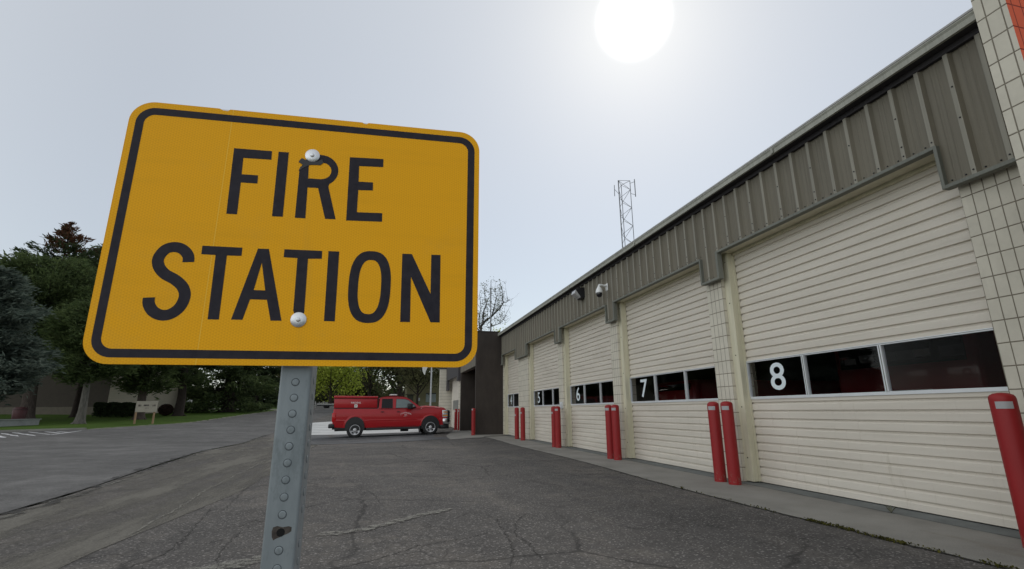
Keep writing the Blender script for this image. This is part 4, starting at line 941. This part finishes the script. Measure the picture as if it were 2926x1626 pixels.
def conifer(name, x, y, H, Rw, base, mats, barkm, label, cat, dens=1.0, tuft=.3, r=.3, seed=1, droop=.25, shape=.9, brown_top=0, lean=(0,0), group=None, round_=0, irregular=.25, topcut=1.0, updir=0):
    rr = random.Random(seed); g = G(x, y)-.03
    root = empty(name, (x, y, g), label, cat, group, local=True)
    b, pts = trunk_mb(H*.97, r, rr, lean); C = []; S = []; AX = []; MI = []
    z = base; nb = 0
    while z < H*topcut:
        t = (z-base)/(H-base)
        prof = ((1-t)**shape) if not round_ else (math.sin(math.pi*min(1, max(.0, (t*.82+.16))))**.75)
        if round_: prof = max(prof, .1)
        k = rr.choice((4,5,6)) if not round_ else rr.choice((5,6,7))
        for q in range(k):
            a_ = rr.uniform(0, 6.283); Lb = Rw*prof*rr.uniform(1-irregular*1.6, 1+irregular*.5)+.12
            cx = lean[0]*z; cy = lean[1]*z
            rise = (rr.uniform(.0,.35) if round_ else (-droop + updir + t*.35)+rr.uniform(-.1,.1))
            p0 = Vector((cx, cy, z)); p1 = Vector((cx+math.cos(a_)*Lb*.55, cy+math.sin(a_)*Lb*.55, z+Lb*rise*.6)); p2 = Vector((cx+math.cos(a_)*Lb, cy+math.sin(a_)*Lb, z+Lb*(rise+.12)))
            if Lb > .6: b.tube([p0, p1, p2], [r*.22*(1-t)+.02, .03, .012], 5, 0, False)
            m_ = max(8, int(Lb*dens*62/(tuft/.3)**1.6))
            tt = np.sqrt(rng.random(m_))*(.88)+.14; base_p = np.where(tt[:,None] < .55, np.array(p0)+(np.array(p1)-np.array(p0))*(tt[:,None]/.55), np.array(p1)+(np.array(p2)-np.array(p1))*((tt[:,None]-.55)/.45))
            sp = (Lb*.20*(1.25-tt)+.10)[:,None]; off = rng.normal(size=(m_,3))*sp*np.array([1,1,.42])
            if not round_: off[:,2] -= np.abs(rng.normal(size=m_))*.12
            else: off = rng.normal(size=(m_,3))*np.array([.42,.42,.34])*(.4+Lb*.16)
            c = base_p+off; C.append(c); S.append(tuft*(.6+.8*rng.random(m_)))
            ax = np.tile(np.array([math.cos(a_), math.sin(a_), rise]), (m_,1)); AX.append(ax)
            if brown_top and t > brown_top: mi = (rng.random(m_) > min(.9, (t-brown_top)*5+.35)).astype(int)*1
            else:
                mi = (rng.random(m_) < (.25+.5*(tt > .7))).astype(int)
                if brown_top: mi = mi+2
            MI.append(mi)
        z += (H-base)/ (26 if not round_ else 20) * rr.uniform(.7, 1.2)*(1-.35*t)
    # leader shoots
    mt = list(mats)
    o = leaf_mesh('crown', np.concatenate(C), np.concatenate(S), mt, np.concatenate(MI), root, axis=np.concatenate(AX), asp=1.7, wid=.42)
    b.build('trunk', barkm, root); return root
def broadleaf(name, x, y, H, Rw, base, mats, barkm, label, cat, n=6000, leaf=.16, r=.25, seed=1, limbs=9, sub=5, spread=.5, cl=.7, group=None, flat=1.0, twig=1, lean=(0,0)):
    rr = random.Random(seed); g = G(x, y)-.03; root = empty(name, (x, y, g), label, cat, group, local=True)
    b, pts = trunk_mb(H*.62, r, rr, lean, 1.3); tips = []
    for i in range(limbs):
        z0 = base*.7 + (H*.55-base*.7)*i/limbs; a_ = i*2.4+rr.uniform(-.4,.4); Lb = Rw*rr.uniform(.6, 1.0)
        p0 = Vector((lean[0]*z0, lean[1]*z0, z0)); e = min(H*.98, z0 + (H-z0)*rr.uniform(.45, .95)); p2 = Vector((math.cos(a_)*Lb, math.sin(a_)*Lb, e)); p1 = p0.lerp(p2, .5)+Vector((rr.uniform(-.3,.3), rr.uniform(-.3,.3), -(e-z0)*.12))
        b.tube([p0,p1,p2], [r*.42, r*.24, .02], 6, 0, False)
        for s_ in range(sub):
            t = rr.uniform(.35, 1); q0 = p0.lerp(p1, t*2) if t < .5 else p1.lerp(p2, t*2-1)
            q1 = q0+Vector((rr.gauss(0,1), rr.gauss(0,1), rr.gauss(.5,.7)))*Rw*.22; b.tube([q0, q0.lerp(q1,.5)+Vector((0,0,.1)), q1], [r*.13, r*.08, .012], 5, 0, False); tips += [q1, q0.lerp(q1,.6)]
            for w_ in range(twig):
                q2 = q1+Vector((rr.gauss(0,1), rr.gauss(0,1), rr.gauss(.4,.8)))*Rw*.12; b.tube([q1,q2], [.02,.008], 4, 0, False); tips.append(q2)
    T = np.array([list(t) for t in tips]); idx = rng.integers(0, len(T), n); C = T[idx]+rng.normal(size=(n,3))*cl*np.array([1,1,flat]); C[:,2] = np.maximum(C[:,2], base*.5)
    mi = ((idx*7919) % 10 < 4).astype(int) ^ (rng.random(n) < .2).astype(int)
    leaf_mesh('crown', C, leaf*(.6+.8*rng.random(n)), mats, mi, root); b.build('trunk', barkm, root); return root
# ---- trees west of the street and beyond
GT = 'trees around the lawn'
conifer('blue_spruce', -20.7, 30.9, 8.4, 3.3, 1.9, F_blue, B_dark, 'grey blue spruce at the left edge of the photo', 'spruce tree', 1.5, .17, .2, 21, .0, .5, group=GT, irregular=.2)
conifer('spruce_tree', -31.4, 55.8, 18.9, 9.0, 4.5, [*F_brown, *F_spruce], B_dark, 'tall dark spruce with a rusty brown top, left of the sign', 'spruce tree', .55, .27, .4, 22, -.15, 1.05, brown_top=.74, irregular=.35, group=GT, updir=.1)
conifer('pine_tree', -22.2, 45.4, 8.9, 2.9, 3.2, F_pine, B_grey, 'green pine with a pale forked trunk on the lawn near the kerb', 'pine tree', 1.25, .2, .30, 23, round_=1, group=GT)
conifer('pine_tree', -28.0, 49.6, 13.3, 5.0, 4.2, F_pine, B_brown, 'dark pine with a thick leaning brown trunk behind the low wall', 'pine tree', 1.15, .22, .52, 24, round_=1, lean=(-.02,.0), group=GT)
conifer('pine_tree', -29.6, 59.4, 17.6, 3.2, 4.0, F_pine, B_dark, 'pine whose top pokes out against the left edge of the sign', 'pine tree', .9, .32, .3, 25, round_=1, group=GT)
conifer('pine_tree', -22.1, 54.7, 15.0, 3.6, 2.6, F_pine, B_brown, 'dark pine with flared trunk just left of the white board sign', 'pine tree', 1.0, .28, .40, 26, round_=1, group=GT)
conifer('pine_tree', -21.9, 63.3, 19.0, 3.9, 3.6, F_pine, B_dark, 'dark pine with a thick straight trunk just right of the white board sign', 'pine tree', .9, .30, .46, 27, round_=1, group=GT)
conifer('spruce_tree', -20.6, 76.3, 19.0, 6.4, 1.3, F_pine, B_dark, 'broad low-skirted spruce with a short flared trunk at the lawn end', 'spruce tree', 1.1, .38, .75, 28, .28, .5, group=GT)
conifer('spruce_tree', -22.8, 101.0, 22.0, 5.2, .9, F_spruce, B_dark, 'very dark spruce far off, left of the sign post', 'spruce tree', 1.3, .5, .4, 29, .2, .6, group=GT)
broadleaf('bare_tree', -23.5, 122.8, 17.0, 6.5, 1.0, F_olive, B_brown, 'grey olive half-bare tree seen just left of the sign post', 'tree', 9000, .30, .35, 30, 12, 6, cl=1.0, group=GT)
broadleaf('willow_tree', -11.3, 114.5, 12.0, 6.6, .5, F_willow, B_brown, 'bright spring green tree above the cargo trailer, right of the post', 'tree', 9000, .40, .35, 31, 14, 6, cl=1.3, group=GT)
broadleaf('willow_tree', -17.0, 128.0, 12.0, 6.0, .2, F_olive, B_dark, 'darker undergrowth tree behind the sign post and the trailer', 'tree', 12000, .4, .35, 32, 12, 6, cl=1.4, group=GT)
broadleaf('olive_tree', -7.0, 124.8, 7.5, 4.0, .3, F_olive, B_dark, 'olive brown tree above the rear of the red pickup', 'tree', 9000, .34, .3, 33, 12, 5, cl=1.1, group=GT)
broadleaf('olive_tree', -3.6, 127.0, 5.2, 3.4, .2, F_olive, B_dark, 'low rounded brown shrub tree above the topper, left of the big evergreen', 'tree', 8000, .3, .25, 34, 12, 5, cl=.9, group=GT)
broadleaf('sparse_tree', -2.8, 98.0, 14.0, 4.4, 2.2, F_budding, B_dark, 'sparse budding tree with sky showing through, left of the big evergreen', 'tree', 2600, .17, .25, 35, 14, 8, cl=.55, twig=2, group=GT)
broadleaf('big_evergreen', 2.4, 92.0, 17.0, 6.6, 1.4, [F_pine[1], F_olive[0]], B_brown, 'big dark green tree rising right above the cab of the red pickup', 'tree', 24000, .36, .55, 36, 16, 8, cl=1.15, group=GT)
broadleaf('yard_tree', 9.6, 99.6, 13.0, 4.4, 2.5, F_budding, B_dark, 'thin leafy tree behind the flagpole and the yellow house', 'tree', 6500, .22, .25, 38, 13, 8, cl=.6, twig=2, group=GT)
broadleaf('yard_tree', 17.9, 78.0, 14.2, 2.6, 8.0, F_willow, B_dark, 'small bright green treetop just above the far end of the gutter', 'tree', 3200, .22, .2, 39, 9, 6, cl=.6, group=GT)
broadleaf('yard_tree', 4.3, 71.5, 9.5, 4.2, 3.2, F_olive, B_dark, 'olive tree whose branches hang before the yellow house wall', 'tree', 8500, .20, .22, 41, 13, 7, cl=.7, group=GT)
# ---- bare tree above the brown wall, limbs as in the photo
def bare_tree():
    rr = random.Random(5); x0, y0 = 11.0, 61.0; g = G(x0, y0); root = empty('budding_tree', (x0, y0, g-.03), 'nearly bare budding tree reaching above the brown portal wall', 'tree', GT, local=True)
    # limb points measured as (pixel-like u, v) converted to metres: u 1362..1480 -> x, v 945..790 -> z
    fx = lambda u: (u-1368)*.0445; fz = lambda v: 9.9+(945-v)*.0452
    b = MB(); tips = []
    def limb(P, r0, r1):
        pts = [Vector((fx(u), rr.uniform(-.5,.5), fz(v))) for u, v in P]; n = len(pts); b.tube(pts, [r0+(r1-r0)*i/(n-1) for i in range(n)], 7)
        for i in range(n-1):
            for k in range(4):
                q = pts[i].lerp(pts[i+1], rr.random()); d = Vector((rr.gauss(.1,.8), rr.gauss(0,.9), rr.gauss(.7,.6)))*rr.uniform(.4,1.0); e = q+d; b.tube([q, q.lerp(e,.5)+Vector((0,0,-.06)), e], [.028,.018,.006], 4, 0, False); tips.append((e, i/n))
                for j in range(2): f = e+Vector((rr.gauss(0,.35), rr.gauss(0,.35), rr.gauss(.35,.3))); b.tube([e,f],[.009,.004],3,0,False); tips.append((f, i/n))
    b.tube([(0,0,-.1),(0,0,5),(fx(1372),0,fz(945))], [.35,.26,.22], 9)
    limb([(1372,945),(1375,920),(1386,906),(1404,893),(1416,880),(1430,868),(1437,852),(1434,840),(1440,830),(1436,812)], .17, .02)
    limb([(1375,920),(1380,900),(1379,880),(1387,860),(1386,840),(1383,805)], .13, .02)
    limb([(1404,893),(1408,875),(1413,855),(1416,835),(1410,815)], .09, .02)
    limb([(1437,852),(1448,850),(1454,845),(1458,841)], .04, .01); limb([(1372,940),(1362,925),(1350,905),(1345,880)], .1, .02)
    limb([(1392,925),(1402,922),(1420,916),(1434,908),(1441,894),(1452,887)], .07, .012); limb([(1437,900),(1444,912)], .03, .01)
    limb([(1370,930),(1366,900),(1372,870),(1366,830)], .08, .02)
    n = 1500; T = np.array([list(t[0]) for t in tips if t[0].x < fx(1436)]); idx = rng.integers(0, len(T), n); C = T[idx]+rng.normal(size=(n,3))*.14
    leaf_mesh('crown', C, .13*(.6+.8*rng.random(n)), F_budding, (rng.random(n) < .35).astype(int), root); b.build('trunk', bark('grey_limb', (.10,.09,.085)), root)
bare_tree()
# hedge and round bush
def hedge():
    root = empty('hedge', (-25.7, 59.3, G(-25.7,59.3)), 'long dark clipped hedge in front of the beige wall', 'hedge', local=True)
    n = 14000; C = np.empty((n,3)); L0 = Vector((-27.6,58.8,0)); L1 = Vector((-23.9,59.8,0)); t = rng.random(n); C[:,0] = L0.x+(L1.x-L0.x)*t+25.7; C[:,1] = L0.y+(L1.y-L0.y)*t-59.3+rng.uniform(-.6,.6,n); C[:,2] = rng.random(n)**.6*1.35*(1+.05*np.sin(t*22))
    leaf_mesh('foliage', C, .13*(.6+.8*rng.random(n)), F_spruce, (rng.random(n) < .25).astype(int), root)
hedge()
root = empty('round_bush', (-23.2, 63.4, G(-23.2,63.4)), 'round reddish brown bare bush beside the board sign', 'bush', local=True)
n = 5000; C = rng.normal(size=(n,3)); C /= np.linalg.norm(C, axis=1)[:,None]; C *= (rng.random(n)**.35)[:,None]*np.array([.72,.72,.62]); C[:,2] += .6
leaf_mesh('foliage', C, .10*(.6+.8*rng.random(n)), [fol_mat('red_twig', (.045,.026,.022), (.085,.05,.04)), fol_mat('red_twig_dark', (.025,.016,.012), (.05,.03,.025))], (rng.random(n) < .4).astype(int), root)
# low undergrowth far off as one mass
n = 26000; C = np.empty((n,3)); C[:,0] = rng.uniform(-60, 40, n); C[:,1] = rng.uniform(138, 150, n); C[:,2] = [G(x, y) for x, y in C[:,:2]]; C[:,2] += rng.random(n)**.8*(2.7+.8*np.sin(C[:,0]*.35)+.5*np.sin(C[:,0]*.9))
tag(leaf_mesh('far_thicket', C, .75*(.6+.8*rng.random(n)), [F_olive[0], F_pine[0]], (rng.random(n) < .5).astype(int), None), 'low brown green thicket closing the view far behind', 'thicket', kind='stuff')
n = 16000; C = np.empty((n,3)); C[:,0] = rng.uniform(-75, -30, n); C[:,1] = rng.uniform(84, 100, n); C[:,2] = [G(x, y) for x, y in C[:,:2]]; C[:,2] += rng.random(n)*(8+3*np.sin(C[:,0]*.4))
tag(leaf_mesh('left_woods', C, .6*(.6+.8*rng.random(n)), [F_pine[0], F_spruce[0]], (rng.random(n) < .5).astype(int), None), 'dark mass of evergreens far behind the beige building', 'woods', kind='stuff')

# ------------------------------------------------------------------ buildings beyond
M_beige = Mt('beige_siding', (.66,.59,.48), .8); _p = M_beige.sep(); _f = M_beige.math('FRACT', M_beige.math('DIVIDE', _p[2], .2)); _k = M_beige.smooth(_f, .86, .95)
M_beige.set('Base Color', M_beige.mix(M_beige.math('MULTIPLY', _k, .35), (.66,.59,.48), (.22,.19,.15))); M_beige = M_beige.m
bb = empty('beige_building', (-30, 66, G(-30,66)-.3), 'beige sided building mostly hidden behind the dark pines', 'building', local=True)
b = MB(); b.box(-26, 0, 0, 14, 0, 9.5); b.build('front_wall', simple('beige_in_shade', (.06,.05,.04), .9), bb)  # shaded side of the beige walls, its shade put into a dark base colour
b = MB(); P = [(0.02,-.02),(.0,0),(5.6,5.2),(2.0,14)]
b.prism([(0.01,.0),(4.4,8.6),(-3,14),(-3,.2)], Matrix(), 9.5); b.build('side_wall', M_beige, bb)
b = MB(); b.box(-26.5, 4.8, -.5, 14.5, 9.5, 9.8); b.build('roof', simple('brown_roof', (.08,.06,.05), .9), bb)
b = MB(); b.box(-25, -.2, -.06, -.005, .0, 1.1); b.build('plinth', simple('grey_plinth', (.13,.115,.09), .9), bb)
yb = empty('yellow_house', (5.3, 75, G(5.3,75)-.2), 'olive yellow rendered house behind the bonnet of the red pickup', 'house', local=True)
M_yel = simple('yellow_render', (.17,.155,.085), .9, scale=.6, var=.2)
b = MB(); b.box(-2.3, 6, 0, 8, 0, 5.6); b.build('wall', M_yel, yb)
b = MB(); b.box(-2.9, 6.6, -.6, 8.6, 5.6, 5.8); b.box(-2.5,-1.2,-.3,-.01,2.6,2.7); b.build('roof', simple('dark_eave', (.06,.055,.04), .9), yb)
b = MB(); b.box(-2.2, -1.35, -.04, -.001, .1, 2.6); b.build('door', simple('dark_door', (.045,.045,.03), .7), yb)
b = MB(); b.box(.45, 1.9, -.06, -.001, 1.6, 2.9, 0); b.box(.45, 1.9, -.08, -.061, 2.75, 2.9, 1); b.build('notice_panel', [simple('blue_grey_panel', (.22,.25,.25), .7), M_dark], yb)
b = MB(); b.box(-.65,-.4,-.12,-.001,1.75,2.2); b.build('wall_lamp', M_tape, yb)
b = MB(); b.box(.5, 3.2, -3.4, -2.4, .3, .95); b.build('planter', simple('dark_red_planter', (.05,.02,.018), .8), yb)

# ------------------------------------------------------------------ flagpole and flag
fp = empty('flagpole', (3.93, 45.83, G(3.93,45.83)-.02), 'tall grey metal flagpole behind the front of the red pickup', 'flagpole', local=True)
b = MB(); b.tube([(0,0,0),(0,0,9)], [.085,.05], 12); b.build('pole', simple('pole_grey', (.42,.42,.44), .4, .3), fp); b = MB(); b.lathe([(0,-.09),(.07,-.06),(.09,0),(.07,.06),(0,.09)], 12, Matrix.Translation((0,0,9.08))); b.build('finial', M_chrome, fp)
b = MB(); W2, H2 = 12, 14; vs = []
for j in range(H2+1):
    for i in range(W2+1):
        u_, v_ = i/W2, j/H2; xx = -.07-u_*(.95-.45*v_*v_) + .05*math.sin(v_*7+u_*5)
        vs.append((xx, .10*math.sin(u_*11+v_*4)*(.3+u_), -v_*1.5 - u_*u_*1.25*(1-.2*v_) - .0))
for k, q in enumerate(vs): vs[k] = (q[0]*.95, q[1], q[2])
b.add(vs, [(j*(W2+1)+i, j*(W2+1)+i+1, (j+1)*(W2+1)+i+1, (j+1)*(W2+1)+i) for j in range(H2) for i in range(W2)], 0, True)
fl = b.build('flag', simple('white_flag_cloth', (.62,.62,.60), .9)); fl.location = (3.93, 45.83, 6.72); tag(fl, 'limp white flag hanging from the grey flagpole', 'flag')

# ------------------------------------------------------------------ things west of the street
bs = empty('board_sign', (-17.7, 45.0, G(-17.7,45.0)-.05), 'white notice board on two timber posts at the lawn edge', 'notice board', rz=R(6), local=True)
for x in (-.72, .46):
    b = MB(); b.box(x-.055, x+.055, -.05, .05, 0, .92); b.build('post', simple('raw_timber', (.30,.19,.11), .8), bs)
b = MB(); b.box(-.78, .62, -.09, -.055, .88, 1.66); b.box(-.80, .64, -.10, -.05, 1.62, 1.70); b.build('board', simple('board_cream', (.36,.325,.27), .7), bs)
b = MB(); MBs = Matrix(((1,0,0,0),(0,0,-1,-.091),(0,1,0,0),(0,0,0,1)))
for (x0, x1, z0, z1) in ((-.62,-.50,1.30,1.44),(-.48,-.44,1.30,1.44),(-.28,-.08,1.32,1.44),(-.05,.05,1.32,1.44),(.30,.36,1.30,1.42),(.39,.50,1.32,1.44),(-.16,-.02,1.16,1.20),(.0,.08,1.16,1.20)): b.box(x0, x1, -.094, -.091, z0, z1); b.build('board_lettering', simple('faded_ink', (.16,.14,.13), .8), bs)
bw = MB()
M_pale = concrete('grey_wall', (.30,.31,.30)); rr = random.Random(2)
P0, P1 = Vector((-23.6, 43.3, 0)), Vector((-24.6, 33.0, 0)); dd = (P1-P0).normalized(); nn = Vector((-dd.y, dd.x, 0))
lw = empty('low_wall', tuple(P0 + Vector((0,0,G(P0.x,P0.y)))), 'low pale grey concrete wall on the lawn at the left edge', 'low wall')
b = MB(); q = [P0, P1, P1-nn*.5, P0-nn*.5]; z0 = G(P0.x,P0.y)-.1
b.add([(v.x, v.y, z0) for v in q]+[(v.x, v.y, z0+.42) for v in q], [(0,3,2,1),(4,5,6,7),(0,1,5,4),(1,2,6,5),(2,3,7,6),(3,0,4,7)]); b.build('wall_body', M_pale, lw)
b = MB(); q = [P0-dd*.08+nn*.06, P1+nn*.06, P1-nn*.56, P0-dd*.08-nn*.56]; b.add([(v.x, v.y, z0+.421) for v in q]+[(v.x, v.y, z0+.47) for v in q], [(0,3,2,1),(4,5,6,7),(0,1,5,4),(1,2,6,5),(2,3,7,6),(3,0,4,7)]); b.build('wall_cap', M_pale, lw)
for (x, y, c, nm, lb) in ((-26.2, 45.6, (.07,.018,.02), 'litter_bin', 'dark red litter bin behind the low grey wall'), (-27.4, 44.6, (.012,.014,.016), 'waste_cart', 'black waste cart at the far left behind the low wall')):
    r_ = empty(nm, (x, y, G(x,y)-.02), lb, 'bin', local=True); b = MB(); b.lathe([(0,0),(.34,0),(.38,.05),(.42,.95),(.40,.97)], 20); b.build('drum', simple(nm+'_paint', c, .6), r_); b = MB(); b.lathe([(.44,.96),(.44,1.02),(.30,1.14),(0,1.17)], 20); b.build('lid', simple(nm+'_lid', tuple(q*.7 for q in c), .6), r_)
def small_vehicle(name, loc, rz, L_, H_, label, cat, col, boom=False):
    r_ = empty(name, loc, label, cat, rz=rz, local=True); pm = car_paint(name+'_paint', col)
    P = [(-L_/2,.45),(-L_/2,1.0),(-L_*.12,1.05),(-L_*.06,H_*.97),(L_*.16,H_),(L_*.30,1.15),(L_*.47,1.02),(L_/2,.85),(L_/2,.42)]
    b = MB(); MW = Matrix(((1,0,0,0),(0,0,1,-.9),(0,1,0,0),(0,0,0,1))); b.prism(P, MW, 1.8); b.build('body', pm, r_, bevel=.05)
    b = MB(); b.prism([(-L_*.04,1.12),(L_*.26,1.15),(L_*.15,H_*.93),(-L_*.03,H_*.92)], Matrix(((1,0,0,0),(0,0,1,-.92),(0,1,0,0),(0,0,0,1))), 1.84); b.build('side_window', M_tint, r_)
    for x in (-L_*.32, L_*.32):
        b = MB(); b.lathe([(0,.93),(.2,.93),(.36,.92),(.38,.86),(.38,-.86),(.36,-.92),(.2,-.93),(0,-.93)], 20, Matrix.Translation((x,0,.38)) @ Matrix.Rotation(math.pi/2, 4, 'X')); b.build('wheel', M_rubber, r_)
    return r_
small_vehicle('white_pickup', (-30.4, 78.5, G(-30.4,78.5)), R(10), 5.4, 1.8, 'white pickup partly hidden behind the notice board', 'pickup truck', (.6,.62,.64))
ut = empty('bucket_truck', (-30.2, 84, G(-30.2,84)), 'white utility truck with an orange boom, between the two dark trunks', 'utility truck', local=True)
b = MB(); b.cbox(-1.9,1.3,-1,1,.6,1.7,.05); b.cbox(1.35,2.4,-1,1,.5,2.0,.1); b.build('body', simple('truck_white', (.6,.61,.62), .4), ut)
b = MB(); b.cbox(-.7,-.2,-.4,.4,1.7,2.6,.08); b.tube([(-.4,0,2.4),(.9,-.2,2.2),(2.2,-.2,2.15)], .16, 8); b.box(-1.9,2.3,-1.02,-.98,1.72,1.8); b.build('boom', simple('orange_boom', (.62,.19,.05), .5), ut)
b = MB(); b.cbox(-1.7,.1,-.8,.8,2.7,3.0,.05); b.build('bucket', simple('bucket_white', (.6,.6,.6), .5), ut)
for x in (-1.2,1.7): b = MB(); b.lathe([(0,1.0),(.45,1.0),(.45,-1.0),(0,-1.0)], 18, Matrix.Translation((x,0,.45)) @ Matrix.Rotation(math.pi/2, 4, 'X')); b.build('wheel', M_rubber, ut)
small_vehicle('white_car', (-28.5, 104, G(-28.5,104)), R(2), 4.6, 1.5, 'distant white car seen under the low spruce branches', 'car', (.55,.57,.56))
small_vehicle('parked_car', (-23.6, 106, G(-23.6,106)), R(3), 4.4, 1.45, 'distant pale green car to the right of the low spruce trunk', 'car', (.40,.46,.42))
tr = empty('cargo_trailer', (-10.2, 95, G(-10.2,95)), 'pale flatbed trailer loaded with white frames, left of the pickup', 'trailer', local=True)
M_pt = simple('pale_trailer', (.48,.48,.46), .6)
b = MB(); b.box(-1.25,1.35,-.8,.8,.55,.72); b.tube([(-1.25,0,.6),(-1.75,0,.35)], .06, 6); b.build('trailer_bed', M_pt, tr)
b = MB(); b.box(-1.2,1.2,-.7,.7,.38,.54); b.build('chassis', M_dark, tr)
b = MB()
for x, h in ((-1.1,.35),(-.75,.2),(-.55,.4),(-.3,.45),(0,.3),(.2,.35)): b.tube([(x,-.3,.7),(x+.15,-.3,.72+h),(x+.3,-.3,.7)], .04, 5)
b.tube([(-1.55,-.2,.0),(-1.6,-.2,1.15)], .06, 6); b.build('load_frame', M_pt, tr)
for x in (.1,.45): b = MB(); b.lathe([(0,.85),(.26,.85),(.26,-.85),(0,-.85)], 16, Matrix.Translation((x,0,.26)) @ Matrix.Rotation(math.pi/2, 4, 'X')); b.build('wheel', M_rubber, tr)
# ------------------------------------------------------------------ vehicles inside the bays
def engine(x, y, lb, nm='fire_engine', h=2.9, w_=2.4, col=(.22,.006,.012)):
    r_ = empty(nm, (x, y, 0), lb, 'fire engine', local=True); pm = car_paint(nm+'_paint', col, .3)
    b = MB(); b.cbox(0, 6, -w_/2, w_/2, .5, h, .08); b.build('body', pm, r_)
    b = MB(); b.cbox(-.03, .02, -w_/2+.15, w_/2-.15, 1.75, h-.25, .01); b.build('windscreen', M_tint, r_)
    b = MB(); b.cbox(-.25, .0, -w_/2, w_/2, .45, .75, .03); b.box(-.03,.0,-.5,.5,.95,1.35); b.build('bumper', M_chrome, r_)
    for s in (-1, 1):
        b = MB(); b.cbox(-.05, .0, s*.95-.15, s*.95+.15, 1.0, 1.25, .01); b.build('headlight', M_head, r_)
        b = MB(); b.lathe([(0,.15),(.45,.15),(.48,.1),(.48,-.1),(.45,-.15),(0,-.15)], 20, Matrix.Translation((1.2,s*(w_/2-.15),.48)) @ Matrix.Rotation(math.pi/2, 4, 'X')); b.build('wheel', M_rubber, r_)
M_lampt = bpy.data.materials.new('lit_tube'); M_lampt.use_nodes = True; M_lampt.node_tree.nodes['Principled BSDF'].inputs['Emission Color'].default_value = (1,.95,.85,1); M_lampt.node_tree.nodes['Principled BSDF'].inputs['Emission Strength'].default_value = 2.2
for x, y, lb in ((7.4,5.2,'lit ceiling tube nearest the windows of the rightmost bay'), (10.5,7.6,'lit ceiling tube above the dark red fire engine inside'), (8.5,12.9,'lit ceiling tube above the red rescue vehicle inside')):
    r_ = empty('tube_light', (x, y, 3.9), lb, 'ceiling light', 'lit tubes inside the bays', local=True)
    b = MB(); b.tube([(-.6,0,0),(.6,0,0)], .03, 8); b.build('tube', M_lampt, r_); b = MB(); b.box(-.65,.65,-.08,.08,.035,.12); b.build('fixture', M_white, r_)
rk = empty('tool_rack', (9.2, 5.35, 0), 'rack of pale tool handles inside, seen through the last pane of the nearest door', 'tool rack', local=True)
b = MB(); b.box(.02,.06,-.9,.9,1.3,1.36); b.box(.02,.06,-.9,.9,1.95,2.0); b.box(.0,.1,-.92,-.88,0,2.1); b.box(.0,.1,.88,.92,0,2.1); b.build('frame', M_lock, rk)
rr = random.Random(8)
for k in range(9):
    y0 = -.8+.2*k; b = MB(); b.tube([(-.02,y0,1.1),(-.03,y0+rr.uniform(-.04,.04),1.75+rr.uniform(0,.3))], .014, 6); b.build('tool_handle', simple('pale_handle', (.5,.5,.48), .5), rk)
engine(8.2, 6.5, 'dark red fire engine seen through the windows of door 8')
b = MB(); b.box(8.165, 8.2, 7.22, 7.44, 1.83, 1.93); b.box(8.165, 8.2, 5.93, 6.17, 1.86, 1.97)
fe = [o for o in bpy.data.objects if o.name == 'fire_engine'][0]; b.v = [(x-8.2, y-6.5, z) for x, y, z in b.v]; b.build('reflective_plates', M_tape, fe).name = 'reflective_plate'
engine(8.0, 12.9, 'red rescue vehicle seen through the windows of door 6', 'rescue_vehicle', 1.85, 1.9, (.36,.01,.02))
# ------------------------------------------------------------------ moss and weeds along the apron
b = MB(); ribbon(b, [(x-.014, y) for x, y in EDGE if y < 21], .020, 33, .0, .010, .05); o_ = tag(b.build('edge_dirt', simple('edge_dirt', (.022,.019,.014), .95)), kind='structure'); o_.location.z = -.006
M_moss = [fol_mat('moss', (.06,.06,.015), (.13,.12,.025), 8), fol_mat('moss_dark', (.03,.03,.012), (.06,.06,.02), 8)]
cs = []
for (x, y) in EDGE:
    if y > 8: continue
    k = int(330*max(0, min(1, (5.6-y)/2.2))*max(0, math.sin(y*2.3+1)*math.sin(y*5.7)+.45))+6
    c = np.empty((k,3)); c[:,0] = x-.012+rng.normal(size=k)*.018; c[:,1] = y+rng.uniform(0,.25,k); c[:,2] = rng.random(k)*.018-.008; cs.append(c)
C = np.concatenate(cs); tag(leaf_mesh('edge_moss', C, .014*(.5+rng.random(len(C))), M_moss, (rng.random(len(C)) < .5).astype(int), None), 'green moss creeping along the edge of the concrete apron', 'moss', kind='stuff')
def weed(x, y, z, n_, h, lb, mat):
    r_ = empty('weed', (x, y, z), lb, 'weed', local=True); b = MB(); rr = random.Random(int(x*100)); 
    for k in range(n_):
        a_ = rr.uniform(0, 6.28); l = h*rr.uniform(.6,1.3); q = Vector((math.cos(a_), math.sin(a_), 0)); w3 = Vector((-q.y, q.x, 0))*.006
        b.add([-w3, w3, q*l*.5+w3+Vector((0,0,l*.6)), q*l*.5-w3+Vector((0,0,l*.6)), q*l+Vector((0,0,l*.45))], [(0,1,2,3),(3,2,4)])
    b.build('leaves', mat, r_)
weed(4.09, 6.62, -.01, 16, .04, 'tiny yellow green weed at the apron edge before door 7', M_moss[0]); weed(5.21, 4.5, .003, 9, .09, 'small dry grass tuft in the joint before door 8', simple('dry_grass', (.10,.10,.07), .9))
